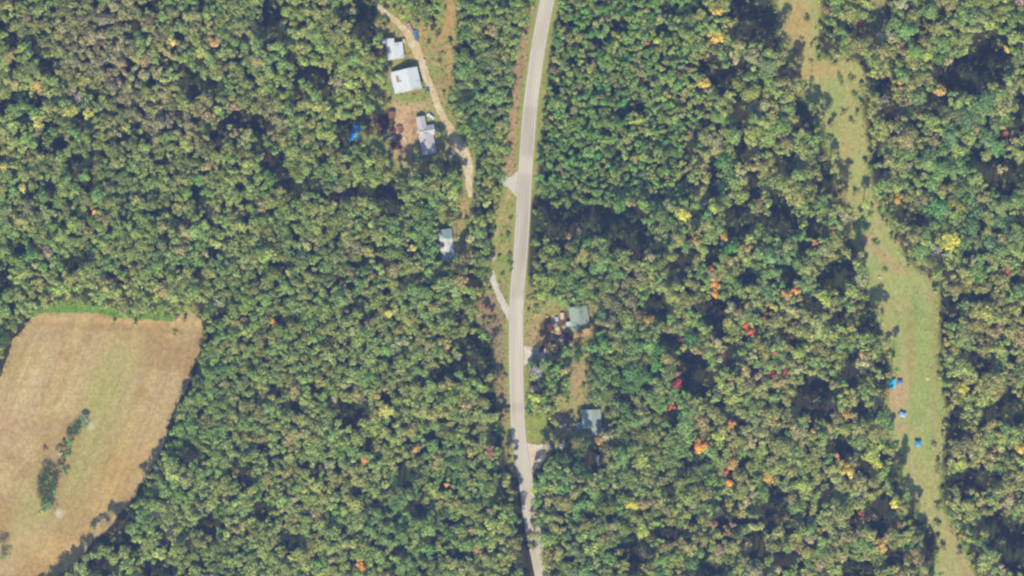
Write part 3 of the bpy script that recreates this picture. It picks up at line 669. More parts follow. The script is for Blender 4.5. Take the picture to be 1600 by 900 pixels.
def edge_scrub():
    rs = random.Random(77)
    for _ in range(9000):
        px, py = rs.uniform(-40, 1640), rs.uniform(-40, 940); o = osd(px, py)
        if not -9 < o < 4: continue
        if sdf(px, py, FIELD) < 14 and rs.random() < .75: continue
        if ldist(px, py, ROAD) < 17 or ldist(px, py, DRIVE_N) < 9 or ldist(px, py, DRIVE_S) < 7 or ldist(px, py, TRACK_N) < 6: continue
        if sdf(px, py, APRON) < 3 or sdf(px, py, PAD1) < 3 or sdf(px, py, PAD2) < 3 or sdf(px, py, HOUSE_LAND) < 2 or sdf(px, py, HOUSE_LAND2) < 2: continue
        if sdf(px, py, JUNK1) < 2 or sdf(px, py, JUNK2) < 2 or abs(px - 1402) < 14 and abs(py - 600) < 18 or abs(px - 904) < 24 and abs(py - 500) < 24 or abs(px - 618) < 18 and abs(py - 75) < 24 or abs(px - 633) < 30 and abs(py - 125) < 26: continue
        if o < -3 and not (px > 1200 and py < 440) and rs.random() < .6: continue
        r = rs.uniform(2.6, 5.2)
        if near(px, py, r, .72): continue
        put(px, py, r, '_scrub')
edge_scrub()
AUT = [('ochre', .025), ('yolive', .10), ('lime', .06), ('tan', .025), ('brown', .04), ('rust', .003), ('pale', .015), ('green', .10), ('red', .003)]
info = []
for (px, py, r, look) in trees:
    scrub = look == '_scrub'
    if scrub: look = None
    rng = np.random.default_rng(int(px * 131 + py * 7919) % 2 ** 31)
    fc = forest_colour(np.array([px]), np.array([py]))[0]
    if look is None:
        u = rng.random(); acc = 0; lk = None; f = 1.2 if px > 1040 else .4
        for nme, p in AUT:
            acc += p * f
            if u < acc: lk = nme; break
        if lk: c = np.array(LOOK[lk], float) * .6 + fc * .4; name_c = WORDS[lk]
        else:
            c = fc * rng.uniform(.9, 1.1) + (np.array([rng.normal() * 6, rng.normal() * 4, rng.normal() * 3]) if px < 800 else np.array([rng.normal() * 10, rng.normal() * 4, rng.normal() * 5]))
            d = c[0] - c[1]; name_c = 'olive green' if d > -10 else ('dull green' if d > -20 else 'deep green')
    else: c = np.array(LOOK[look], float); name_c = WORDS[look]
    info.append(dict(px=px, py=py, r=r, look=look, scrub=scrub, h=(1.2 + r * .55 if scrub else tree_height(px, py, r)), c=np.clip(c, 20, 235), w=name_c, rng=rng))
# scrub and bushes that are things of their own: hedgerow in the field, bushes on the verges and lawns
BUSH = [(128,662,8,3.5,'green'),(120,670,7,3,'dark'),(113,678,7,3,'dark'),(109,690,5,2.6,'green'),(104,700,5,2.4,'brown'),(98,692,4,2,'brown'),(106,712,5,2.6,'green'),(97,714,5,2.6,'brown'),
(95,726,5,2.6,'dark'),(101,736,5,2.2,'green'),(88,700,3,1.6,'brown'),(76,742,9,5,'dark'),(68,752,8,5,'dark'),(86,752,7,4,'dark'),(62,766,7,4,'rust'),(72,775,9,5,'dark'),
(82,768,6,3,'green'),(74,790,9,4,'bluegreen'),(66,800,5,2,'lime'),(4,848,6,3.5,'brown'),(7,868,6,4,'bluegreen'),(58,750,3,1.5,'brown'),(68,702,3,1.5,'rust'),
(272,520,6,1.6,'yolive'),(288,498,5,3,'rust'),(275,496,5,3,'brown'),(62,482,4,2,'green'),(50,476,5,3,'brown'),
(670,66,4,2.4,'dark'),(684,54,5,3,'dark'),(686,100,5,2.5,'yolive'),(690,84,4,2,'yolive'),(668,142,5,2.5,'green'),(640,12,9,4,'lime'),(655,20,8,4,'yolive'),(672,12,9,5,'green'),(625,22,6,3,'lime'),(660,6,8,4,'yolive'),
(720,205,9,4,'green'),(735,212,9,4,'lime'),(722,186,8,4,'green'),(745,228,8,4,'green'),(715,176,7,3,'lime'),(752,262,9,4,'green'),(760,250,9,4,'lime'),(600,28,5,3,'green'),
(798,345,4,3,'yolive'),(792,372,5,4,'green'),(796,410,5,6,'dark'),(800,420,4,5,'dark'),(780,400,3,1.6,'dark'),(786,430,4,2,'green'),(745,455,6,3,'yolive'),
(830,470,7,3,'yolive'),(845,462,8,4,'green'),(838,482,6,2.5,'lime'),(826,488,4,3,'green'),(860,470,7,3,'tan'),(850,476,6,3,'yolive'),(836,562,8,4,'green'),(850,575,8,4,'green'),(862,590,7,4,'green'),(832,606,7,5,'bare'),
(828,628,8,4,'green'),(845,622,7,4,'lime'),(826,645,7,3,'green'),(842,634,6,3,'yolive'),(840,650,4,2,'green'),(870,622,6,3,'yolive'),(864,610,6,3,'tan'),(884,570,7,4,'green'),(880,590,6,4,'lime'),(893,650,5,3,'yolive'),(886,658,4,3,'ochre'),(876,654,5,3,'pale'),
(880,545,6,3,'green'),(892,540,7,3,'pale'),(905,548,7,3,'green'),(915,542,6,3,'yolive'),(918,553,4,1.6,'ochre'),
(1270,127,5,3,'green'),(1312,120,5,3,'green'),(1316,132,4,3,'green'),(1282,136,3,1.5,'brown'),(1310,247,5,3,'green'),(1316,262,4,2,'green'),(1268,98,4,2,'yolive'),(1300,100,6,3,'yolive'),(1330,125,7,3,'yolive'),(1336,150,6,3,'green'),
(1320,178,6,3,'tan'),(1330,190,6,3,'yolive'),(1254,62,4,2,'brown'),(1262,28,5,3,'dark'),(1246,80,6,2,'brown'),(1232,84,6,2,'tan'),(1345,376,5,3,'brown'),(1384,422,5,2,'green'),(1348,345,6,2.5,'green'),(1356,358,7,2.5,'green'),(1362,338,5,2.5,'green'),(1370,380,6,2.5,'green'),
(1354,430,5,2,'yolive'),(1396,556,5,3,'dark'),(1460,700,6,3,'tan'),(1472,768,5,3,'green'),(1480,690,5,3,'dark'),(1444,822,6,4,'yolive'),(1386,670,6,3,'yolive'),(1392,722,4,3,'yolive'),(1466,448,5,3,'green'),(1470,560,5,3,'green'),(790,590,5,2,'brown'),(784,640,5,2.5,'brown'),(772,500,5,2.5,'rust'),(779,520,6,3,'brown'),(764,498,5,2.5,'brown'),(792,700,5,3,'brown')]
LAND = [((150,640),115,'in the tan field','hedgerow'),]
MARKS = [((634,125),'the big pale metal-roofed house'),((666,210),'the grey T-shaped roof'),((698,382),'the teal-shaded metal roof'),((900,500),'the green-roofed house'),
((926,655),'the pale green-roofed house'),((1396,600),'the cyan canopy'),((1382,459),'the white boulder in the meadow'),((300,498),"the tan field's top right corner"),((60,490),"the tan field's top left corner"),
((125,870),"the tan field's lowest right end"),((256,690),"the tan field's right edge"),((100,700),'the field hedgerow'),((1300,115),'the upper widening of the meadow'),((1500,850),'the lower end of the meadow'),((1325,290),'the narrow neck of the meadow'),
((1436,693),'the lowest blue tent'),((850,20),'the top end of the road'),((826,190),'the upper bend of the road'),((800,285),'the pale drive mouth'),((797,498),'the fork of the white gravel drive'),((834,552),'the white gravel pull-in'),
((835,710),'the pinkish gravel pull-in'),((808,600),'the straight middle of the road'),((842,880),'the lower end of the road'),((555,207),'the blue tarpaulin'),((705,30),'the tan dirt track'),
((128,158),'the pale leafless tree'),((0,0),"the photo's top left corner"),((1600,0),"the photo's top right corner"),((1600,900),"the photo's bottom right corner"),((400,900),"the photo's bottom edge, left half"),((1200,900),"the photo's bottom edge, right half"),
((300,0),"the photo's top edge, left part"),((1000,0),"the photo's top edge, right of the road"),((1600,450),"the middle of the photo's right edge"),((0,350),"the photo's left edge above the field"),
((152,331),'the small orange tree at left'),((1343,48),'the crimson tree pair'),((1313,728),'the golden tree pair at lower right'),((1168,512),'the bright red tree'),((1090,696),'the large orange tree'),((1115,50),'the golden trees near the top'),
((1355,705),'the broad lime tree'),((612,488),'the yellow tree in the left wood'),((945,408),'the fresh green tree clump'),((1480,375),'the big yellow tree at right'),((368,506),'the yellow tree beside the field'),((650,740),'the dark gap in the lower left wood'),((400,340),'the middle of the left wood')]
def rel(px, py, b):
    dx, dy = px - b[0][0], py - b[0][1]; d = math.hypot(dx, dy)
    if d < 6: return None
    u = 'below' if dy > 0 else 'above'; l = 'right of' if dx > 0 else 'left of'
    if abs(dx) > 2.2 * abs(dy): s = l
    elif abs(dy) > 2.2 * abs(dx): s = u
    else: s = u + ' and ' + l
    q = 'close ' if d < 34 else '' if d < 75 else 'some way ' if d < 125 else 'far '
    return q + s + ' ' + b[1]
used_labels = set()
def unique(head, px, py, lim=190, force=False):
    order = sorted(MARKS, key=lambda m: math.hypot(px - m[0][0], py - m[0][1]))
    for b in order[:4 if not force else 8]:
        if math.hypot(px - b[0][0], py - b[0][1]) > lim and not force: break
        r_ = rel(px, py, b)
        if r_ is None: continue
        L = head + ' ' + r_
        if L not in used_labels and len(L.replace('-', ' ').split()) <= 16: used_labels.add(L); return L
    return None
def inview(t): return 3 < t['px'] < 1597 and 3 < t['py'] < 897
cand = [t for t in info if inview(t) and not t['scrub']]
cand.sort(key=lambda t: -(t['r'] + (9 if t['look'] else 0)))
indiv = []
for t in cand:
    if len(indiv) >= 298: break
    kind_w = 'leafless tree' if t['look'] == 'bare' else 'conifer' if t['look'] == 'pine' else 'tree'
    size = 'small' if t['r'] < 6.5 else 'medium' if t['r'] < 10.5 else 'large'
    L = unique('%s %s %s' % (size, t['w'], kind_w), t['px'], t['py'])
    if L: t['label'] = L; indiv.append(t)
ids = set(id(t) for t in indiv)
def crown_args(t):
    k = dict(depth=.5, leaf=.72, dens=32)
    if young(t['px'], t['py']): k = dict(depth=.7, leaf=.66, dens=40)
    if t['look'] == 'pine': k.update(cone=True)
    if t['look'] in ('orange', 'gold', 'red', 'crimson', 'yellow', 'lime', 'ochre'): k.update(sat=.90 if t['px'] > 800 or t['look'] == 'orange' else .78)
    return k
edge_grp = 'distinct trees of the surrounding wood'
for t in indiv:
    x, y, r, rng = wx(t['px']), wy(t['py']), t['r'] * S, t['rng']
    bare = t['look'] == 'bare'
    name = 'bare_tree' if bare else 'conifer_tree' if t['look'] == 'pine' else 'broadleaf_tree'
    o = bpy.data.objects.new(name, None); COL.objects.link(o); o.location = (x, y, 0)
    o['label'] = t['label']; o['category'] = 'tree'; o['group'] = edge_grp
    if bare:
        bare_mb(r * 1.15, t['h'], rng).build('limbs', GREYBARK, o)
        Vq, tn = crown_quads(0, 0, r, t['h'] * .96, alb((176, 172, 156), K_LEAF), rng, depth=.5, leaf=.36, dens=6)
        link('crown', np_mesh('crown', Vq, 4, tn, [LEAF]), o)
    else:
        Vq, tn = crown_quads(0, 0, r * 1.1, t['h'], alb(t['c'], K_LEAF), rng, **crown_args(t))
        link('crown', np_mesh('crown', Vq, 4, tn, [LEAF]), o)
        trunk_mb(r, t['h'], rng).build('trunk', BARK, o)
for (px, py, r, h, look) in BUSH:
    rng = np.random.default_rng(int(px * 31 + py * 77))
    c = np.array(LOOK[look], float) * rng.uniform(.9, 1.05)
    if px < 135 and py > 640: r *= 1.35; h *= 1.25
    o = bpy.data.objects.new('shrub', None); COL.objects.link(o); o.location = (wx(px), wy(py), 0)
    head = ('small ' if r < 6 else 'broad ') + WORDS[look] + ' shrub'
    L = unique(head, px, py, 200, True)
    for adj in ('low', 'ragged', 'dense', 'rounded'):
        if L: break
        L = unique(adj + ' ' + head, px, py, 200, True)
    o['label'] = L or head
    o['category'] = 'shrub'; o['group'] = 'shrubs in the openings'
    Vq, tn = crown_quads(0, 0, r * S * 1.1, h, alb(c, K_LEAF), rng, depth=.9, leaf=.5, dens=26)
    link('foliage', np_mesh('foliage', Vq, 4, tn, [LEAF]), o)
    m = MB()
    for k in range(5):
        a = k * 1.26 + .3; m.tube((0, 0, -.03), (math.cos(a) * r * S * .5, math.sin(a) * r * S * .5, h * .6), .07, .025, 5)
    m.build('stem', BARK, o)
# the rest of the wood: one object
def mass(name, ts, label, cat):
    VV = []; TT = []; MI = []; bc = np.array(albt((120, 104, 88)))
    for t in ts:
        x, y, r, rng = wx(t['px']), wy(t['py']), t['r'] * S, t['rng']
        Vq, tn = crown_quads(x, y, r * 1.1, t['h'], alb(t['c'], K_LEAF), rng, **crown_args(t))
        VV.append(Vq); TT.append(tn); MI.append(np.zeros(len(tn), int))
        tr = .05 * r + .07; q = []
        for k in range(4):
            a0, a1 = k * 1.5708, (k + 1) * 1.5708
            q += [(x + tr * math.cos(a0), y + tr * math.sin(a0), -.05), (x + tr * math.cos(a1), y + tr * math.sin(a1), -.05),
                  (x + tr * .4 * math.cos(a1), y + tr * .4 * math.sin(a1), t['h'] * .8), (x + tr * .4 * math.cos(a0), y + tr * .4 * math.sin(a0), t['h'] * .8)]
        VV.append(np.array(q)); TT.append(np.tile(bc, (4, 1))); MI.append(np.ones(4, int))
    o = link(name, np_mesh(name, np.concatenate(VV), 4, np.concatenate(TT), [LEAF, BARK], np.concatenate(MI)))
    return tag(o, label, cat, kind='stuff')
rest = [t for t in info if id(t) not in ids]
mass('woodland', [t for t in rest if not young(t['px'], t['py'])], 'dense mixed autumn wood of green and olive crowns around the clearings', 'woodland')
mass('young_woodland', [t for t in rest if young(t['px'], t['py'])], 'fine-textured young green wood right of the upper road', 'woodland')
# undergrowth below and between the crowns
def undergrowth():
    VV = []; TT = []; n = 0
    rs = np.random.default_rng(9)
    for _ in range(14000):
        px, py = rs.uniform(-75, 1675), rs.uniform(-75, 975)
        if osd(px, py) < 3: continue
        g = gapval(px, py)
        if g > 2.2 and rs.random() < .7: continue
        r = rs.uniform(.8, 2.1); h = rs.uniform(.9, 4.8)
        c = alb(forest_colour(np.array([px]), np.array([py]))[0] * rs.uniform(.75, 1.0), K_LEAF)
        Vq, tn = crown_quads(wx(px), wy(py), r, h, c, rs, depth=.9, leaf=.55, dens=12)
        VV.append(Vq); TT.append(tn)
    o = link('undergrowth', np_mesh('undergrowth', np.concatenate(VV), 4, np.concatenate(TT), [LEAF]))
    tag(o, 'low green undergrowth in the gaps between the trees', 'undergrowth', kind='stuff')
undergrowth()
def weeds():
    VV = []; TT = []; rs = np.random.default_rng(19)
    px = rs.uniform(-40, 1640, 30000); py = rs.uniform(-40, 940, 30000); 
    o = open_sd(px, py); fd = sdf(px, py, FIELD); rd = ldist(px, py, ROAD)
    dd = np.minimum.reduce([ldist(px, py, L) for L in (DRIVE_N, TRACK_N, DRIVE_S, TRACK_S)])
    pad = np.minimum.reduce([sdf(px, py, P) for P in (APRON, PAD1, PAD2)])
    md = sdf(px, py, MEADOW)
    ok = (o < 4) & (rd > 15) & (dd > 6) & (pad > 1) & ((fd > 0) | (fd > -4)) & ((md > 0) | (rs.random(30000) < .05) | (md > -4))
    px, py = px[ok], py[ok]; gc = ground_colour(px, py); gc[sdf(px, py, MEADOW) < 0] = meadow_colour(px, py)[sdf(px, py, MEADOW) < 0]
    for i in range(len(px)):
        c = np.clip((lin(gc[i] * rs.uniform(.78, 1.05)) - AIR) / K_GROUND, .01, .8) * np.array([.95, 1.05, .9])
        Vq, tn = crown_quads(wx(px[i]), wy(py[i]), rs.uniform(.3, .6), rs.uniform(.2, .45), c, rs, depth=.9, leaf=.34, dens=1)
        VV.append(Vq[:4 * 14]); TT.append(tn[:14])
    o = link('weeds', np_mesh('weeds', np.concatenate(VV), 4, np.concatenate(TT), [LEAF]))
    tag(o, 'rough grass and weeds along verges and yards', 'grass', kind='stuff')
weeds()

#@@OBJ1@@
# ------------------------------------------------------------------ buildings
METAL_W = paint('pale_metal_roofing', (230, 234, 236), .45, .0, scale=.8, amt=.06, second=(196, 202, 198), sthr=.56)
METAL_G = paint('green_metal_roofing', (170, 184, 168), .5, scale=.8, amt=.10, second=(132, 154, 138), sthr=.55)
METAL_P = paint('pale_green_roofing', (176, 192, 182), .5, scale=.8, amt=.08, second=(168, 176, 158), sthr=.56)
METAL_T = paint('shade_patched_white_roofing', (240, 238, 230), .5, scale=.6, amt=.12, second=(150, 172, 184), sthr=.50)  # bluish second colour paints tree shade in patches onto the white roof
SHING = paint('grey_shingles', (206, 202, 204), .9, scale=2.2, amt=.14, second=(200, 190, 182), sthr=.58)
RUST = paint('rust_patch', (176, 142, 112), .8, scale=1.2, amt=.25)
SIDING = paint('white_siding', (206, 200, 188), .7, amt=.1)
SIDING_T = paint('tan_siding', (176, 156, 128), .8, amt=.14)
WOODB = paint('brown_boards', (136, 98, 78), .9, amt=.3)
WOODT = paint('tan_boards', (212, 176, 124), .9, amt=.2, second=(176, 146, 110), sthr=.55)
GLASS = paint('window_glass', (52, 62, 74), .1, amt=.05, spec=.6)
TRIM = paint('white_trim', (220, 218, 212), .6, amt=.06)
DARKM = paint('dark_metal', (60, 58, 62), .6, amt=.2)
BRICK = paint('chimney_brick', (150, 96, 78), .9, amt=.25, scale=5)
RUBBER = paint('tyre_rubber', (44, 44, 46), .9, amt=.1)
def rotv(x, y, a): c, s_ = math.cos(a), math.sin(a); return x * c - y * s_, x * s_ + y * c
def shell(root, cx, cy, L, xl, xr, zl, zr, zh, rz=0, roof=METAL_W, wall=SIDING, over=.4, ribs=True, cap=True):
    """gable block: ridge along local y, eaves at x=-xl and x=+xr; rz in radians inside the thing"""
    m = MB(); prof = [(-xl, 0), (xr, 0), (xr, zr), (0, zh), (-xl, zl)]
    P = []
    for y in (-L / 2, L / 2):
        for x, z in prof: X, Y = rotv(x, y, rz); P.append((cx + X, cy + Y, z - (.03 if z == 0 else 0)))
    n = 5; m.add(P, [tuple(range(n)), tuple(range(n, 2 * n))[::-1]] + [(i, n + i, n + (i + 1) % n, (i + 1) % n) for i in range(n)])
    m.build('wall', wall, root)
    r = MB(); th = .14; hl = L / 2 + over
    for sx, ze in ((-xl, zl), (xr, zr)):
        sl_ = (ze - zh) / abs(sx); ex = abs(sx) + over; sg = 1 if sx > 0 else -1
        zr0 = zh + .06; ze0 = zh + .06 + sl_ * ex; P = []
        for y in (-hl, hl):
            for x, z in ((0, zr0), (sg * ex, ze0), (sg * ex, ze0 + th), (0, zr0 + th)):
                X, Y = rotv(x, y, rz); P.append((cx + X, cy + Y, z))
        F = [(0, 1, 2, 3), (7, 6, 5, 4), (0, 4, 5, 1), (1, 5, 6, 2), (2, 6, 7, 3), (3, 7, 4, 0)]
        r.add(P, F)
        if ribs:
            k = -hl + .3
            while k < hl:
                P = []
                for y in (k - .04, k + .04):
                    for x, z in ((0.05 * sg, zr0 + th), (sg * ex, ze0 + th), (sg * ex, ze0 + th + .05), (.05 * sg, zr0 + th + .05)):
                        X, Y = rotv(x, y, rz); P.append((cx + X, cy + Y, z + .002))
                r.add(P, F); k += .75
    ro = r.build('roof', roof, root)
    if cap:
        c = MB(); X, Y = cx, cy
        a0 = rotv(0, -hl, rz); a1 = rotv(0, hl, rz)
        c.tube((cx + a0[0], cy + a0[1], zh + .2), (cx + a1[0], cy + a1[1], zh + .2), .13, .13, 6); c.build('ridge_cap', roof, ro)
    return ro
def window(root, x, y, z, face, w_=1.0, h_=1.1, rz=0):
    """face: outward angle in degrees inside the thing"""
    a = R(face); X, Y = x, y
    f = MB().box(X, Y, z, .08, w_ + .2, h_ + .2, a).build('window', TRIM, root)
    MB().box(X + .05 * math.cos(a), Y + .05 * math.sin(a), z, .05, w_, h_, a).build('pane', GLASS, f)
def door(root, x, y, face, mat=None, w_=.95, h_=2.05):
    a = R(face); d = MB().box(x, y, h_ / 2 + .05, .09, w_, h_, a).build('door', mat or WOODB, root)
    px_, py_ = rotv(.09, w_ * .35, a); MB().box(x + px_, y + py_, 1.05, .08, .06, .14, a).build('handle', DARKM, d)
def chimney(ro, x, y, z, mat=BRICK):
    MB().box(x, y, z, .7, .7, 1.5).box(x, y, z + .8, .85, .85, .12).build('chimney', mat, ro)
# big metal-roofed house
A = thing('metal_roof_house', 'big pale metal-roofed house with a rusty patch, right beside the dirt drive', 'house', 639.5, 124, 12.5)
ro = shell(A, 0, 0, 11.4, 8.9, 5.3, 2.6, 3.9, 5.6)
MB().box(-6.2, 1.6, 3.78, 1.6, 3.6, .05, 0, ry=-math.atan2(3.0, 8.9)).build('rust_patch', RUST, ro)
MB().box(-4.9, .2, 4.18, 1.3, .8, .12, 0, ry=-math.atan2(3.0, 8.9)).build('roof_patch', paint('grey_patch', (156, 148, 140), .8), ro)
MB().tube((-3, -3, 4.4), (-3, -3, 5.4), .14, .14).build('vent_pipe', DARKM, ro)
for y in (-3.5, 0, 3.5): window(A, 5.34, y, 1.6, 0)
for x in (-5, -1.5): window(A, x, -5.74, 1.5, -90)
window(A, -3, 5.74, 1.5, 90); door(A, 2.2, -5.74, -90); door(A, 5.34, 1.9, 0)
MB().box(-8.7, 1.0, 1.3, 2.4, 7, .12, ry=-.05).box(-9.7, -2.2, .6, .12, .12, 1.4).box(-9.7, 4.2, .6, .12, .12, 1.4).build('side_awning', paint('bluish_sheet', (176, 200, 220), .5), A)
# smaller pale metal outbuilding
B = thing('metal_outbuilding', 'smaller whitish metal-roofed outbuilding just above the big pale house', 'outbuilding', 617.5, 79, 8)
ro = shell(B, 0, 0, 8.2, 4.1, 4.1, 2.3, 2.6, 3.3, roof=METAL_W); window(B, 4.14, 1.5, 1.4, 0); door(B, 4.14, -1.6, 0, TRIM, 2.2, 2.1); door(B, 0, -4.14, -90)
Cc = thing('white_shed', 'white flat-topped shed at the left end of the upper yard buildings', 'shed', 606.5, 64.5, 2)
MB().box(0, 0, 1.75, 6.0, 2.7, 3.55).build('wall', SIDING, Cc)
ro = MB().box(0, 0, 3.62, 6.5, 3.2, .16).build('roof', paint('white_roofing', (228, 222, 222), .6, amt=.06), Cc)
MB().box(1.5, .4, 3.82, .7, .5, .25).build('roof_vent', TRIM, ro); door(Cc, 1.5, -1.38, -90); window(Cc, -1.5, -1.38, 1.8, -90)
D = thing('utility_trailer', 'small cream box trailer tucked at the corner of the whitish outbuilding', 'trailer', 630.5, 63, 5)
MB().box(0, 0, 1.0, 1.4, 2.0, 1.2, bev=.05).build('body', paint('cream_paint', (226, 210, 176), .5), D, bevel=.05)
for sx in (-.75, .75): MB().tube((sx - .08, 0, .32), (sx + .08, 0, .32), .32, .32, 14).build('wheel', RUBBER, D)
MB().tube((0, 1, .45), (0, 1.9, .4), .05, .05).build('drawbar', DARKM, D)
# grey T-shaped house
E = thing('grey_house', 'low grey-shingled T-shaped house beside the bend of the dirt drive', 'house', 665, 212, 11)
shell(E, -1.0, 5.9, 9.4, 2.1, 2.1, 2.3, 2.3, 3.3, roof=SHING, wall=SIDING, ribs=False)
shell(E, 1.4, 2.6, 7.6, 2.5, 2.5, 2.35, 2.35, 3.6, rz=math.pi / 2, roof=SHING, wall=SIDING, ribs=False)
ro = shell(E, .2, -4.4, 10.8, 3.5, 3.6, 2.4, 2.4, 3.85, roof=SHING, wall=SIDING, ribs=False)
chimney(ro, -1.2, -3, 3.9, paint('pale_chimney', (170, 160, 150), .9)); MB().box(1.4, -6.5, 3.4, .5, .5, .2).build('roof_vent', DARKM, ro)
MB().box(-3.6, 2.7, 2.2, 1.6, 1.0, .1).box(-4.2, 2.3, 1.1, .1, .1, 2.2).build('porch_cover', paint('cream_metal', (232, 222, 196), .5), E)
for y in (-7, -4, -1.2): window(E, 3.84, y, 1.4, 0)
window(E, -1, 10.64, 1.4, 90); window(E, 5.24, 2.6, 1.4, 0); door(E, -3.34, -5, 180); window(E, -3.34, -2.2, 1.4, 180)
# teal-shaded roof house
G = thing('white_roof_house', 'white metal-roofed house with shade-tinted patches under overhanging trees left of the road', 'house', 698, 382, 7.5)
ro = shell(G, 0, 0, 16.2, 3.3, 3.3, 2.5, 2.5, 3.7, roof=METAL_T, wall=SIDING_T)
MB().tube((-.8, 4, 3.4), (-.8, 4, 4.3), .13, .13).build('vent_pipe', DARKM, ro)
for y in (-5, -1, 3): window(G, 3.34, y, 1.4, 0)
door(G, 3.34, 5.5, 0); window(G, 0, -8.14, 1.4, -90)
MB().box(-2.9, -6.6, .9, 2.2, 3.0, 1.6).build('side_porch', paint('olive_cream', (196, 196, 140), .8), G)
# green-roofed house
H = thing('green_roof_house', 'green metal-roofed house with a tan deck, in the cluttered yard', 'house', 904, 497, 8)
ro = shell(H, .4, 0, 12.0, 4.6, 5.0, 2.6, 2.5, 4.4, roof=METAL_G, wall=SIDING_T)
MB().tube((2, 3, 3.4), (2, 3, 4.5), .13, .13).build('vent_pipe', DARKM, ro)
dk = MB().box(1.0, -8.4, .5, 8.4, 3.8, .14)
for x in (-2.9, 1, 4.9):
    for y in (-7.0, -9.9): dk.box(x, y, .22, .12, .12, .5)
dk = dk.build('deck', WOODT, H)
MB().box(1, -10.25, 1.3, 8.4, .06, .08).box(-3.15, -10.25, .95, .08, .08, .78).box(5.15, -10.25, .95, .08, .08, .78).build('railing', WOODB, dk)
MB().box(-5.9, -2.4, 2.2, 2.4, 2.2, .1, ry=-.1).box(-6.9, -3.3, 1.0, .1, .1, 2.1).build('side_awning', paint('white_sheet', (200, 216, 212), .5), H)
for y in (-3, 2): window(H, 5.44, y, 1.4, 0); window(H, -4.24, y, 1.4, 180)
door(H, 1, -6.04, -90); window(H, 3.6, -6.04, 1.4, -90)
# pale green roofed house
I_ = thing('pale_roof_house', 'house with a pale bluish green roof and a white lean-to, below the tan strip', 'house', 927, 657, 3)
ro = shell(I_, -.8, .9, 9.2, 4.9, 4.9, 2.7, 2.7, 4.5, roof=METAL_P, wall=SIDING)
chimney(ro, 2.2, -1.5, 4.3)
shell(I_, 1.6, -5.6, 4.6, 2.3, 2.3, 2.3, 2.3, 3.3, roof=METAL_P, wall=SIDING)
MB().box(3.4, -5.6, 2.1, 4.6, 1.9, .1, rx=-.06).box(5.4, -6.3, 1.0, .1, .1, 2.1).build('lean_to', paint('white_sheet_roof', (228, 234, 230), .5), I_)
MB().box(-7.2, -3.0, 2.3, 3.6, 4.0, .12, ry=-.08).box(-8.8, -4.8, 1.1, .12, .12, 2.3).box(-8.8, -1.2, 1.1, .12, .12, 2.3).build('carport_roof', paint('teal_sheet', (124, 160, 160), .5), I_)
for y in (-1, 3): window(I_, 4.14, y, 1.5, 0); window(I_, -5.74, y, 1.5, 180)
window(I_, -2, 5.54, 1.5, 90); door(I_, 1, 5.54, 90)
# brown garden shed
J = thing('brown_shed', 'small brown plank shed at the top of the rusty junk yard', 'shed', 612, 181, 1)
shell(J, 0, .6, 3.6, 1.6, 1.6, 1.9, 1.9, 2.6, roof=paint('brown_roofing', (150, 108, 86), .8, amt=.2), wall=WOODB, over=.2); door(J, 0, -1.26, -90, WOODT)
MB().box(0, -2.6, .12, 3.0, 1.8, .14).build('step', WOODT, J)

# ------------------------------------------------------------------ vehicles
def car(name, label, cat, px, py, rz, col, L=4.7, W=1.9, pickup=False, h=1.45):
    t = thing(name, label, cat, px, py, rz); P = paint('car_paint_' + name + str(int(px)), col, .35, amt=.05, spec=.5)
    b = MB(); b.box(0, 0, .62, W, L, .62, taper=.93); b.box(0, L * .33, .98, W * .86, L * .30, .12, taper=.9)
    if pickup: b.box(-W * .44, -L * .27, 1.02, .1, L * .40, .3).box(W * .44, -L * .27, 1.02, .1, L * .40, .3).box(0, -L * .475, 1.02, W * .9, .1, .3)
    else: b.box(0, -L * .40, .98, W * .86, L * .14, .12, taper=.9)
    body = b.build('body', P, t, bevel=.06)
    cy_, cl = (L * .04, L * .30) if pickup else (-L * .09, L * .46)
    MB().box(0, cy_, 1.2, W * .86, cl, .5, taper=.82).build('window', GLASS, t)
    MB().box(0, cy_, 1.47, W * .70, cl * .80, .06, taper=.96).build('roof', P, t, bevel=.02)
    for sx in (-1, 1):
        for sy in (-.31, .32):
            wq = MB().tube((sx * W * .42, sy * L, .33), (sx * W * .51, sy * L, .33), .33, .33, 14).build('wheel', RUBBER, t)
            MB().tube((sx * W * .50, sy * L, .33), (sx * W * .52, sy * L, .33), .18, .18, 10).build('rim', paint('rim_metal', (170, 170, 172), .4), wq)
        MB().box(sx * W * .36, L * .488, .68, .34, .06, .16).build('headlight', TRIM, t)
        MB().box(sx * W * .38, -L * .492, .68, .26, .05, .18).build('tail_light', paint('tail_red', (150, 40, 36), .4), t)
    if pickup: MB().box(0, -L * .27, .95, W * .78, L * .38, .06).build('bed', paint('blue_bed', (70, 120, 160), .6), t)
    return t
car('pickup_truck', 'bright blue pickup truck parked on the dirt drive near the top', 'pickup truck', 649.5, 54, 14, (72, 150, 200), 5.9, 2.1, True)
car('parked_car', 'faded pinkish white car nose to tail with the blue pickup', 'car', 640, 41, 22, (206, 176, 178), 4.5, 1.9)
car('parked_car', 'shiny white car beside the top of the grey T-shaped house', 'car', 672.5, 181, 58, (238, 236, 238), 4.6, 1.95)
car('parked_car', 'small blue car in the round tree shade beside the dirt drive', 'car', 702, 242, 80, (92, 150, 196), 3.6, 1.7)
car('parked_car', 'dark car in deep shade near the lower pinkish gravel pull-in', 'car', 862, 697, 20, (52, 66, 110), 4.6, 1.9)
car('parked_car', 'pale car under the trees just below the dark shaded yard', 'car', 877, 699, 5, (190, 200, 190), 4.4, 1.8)

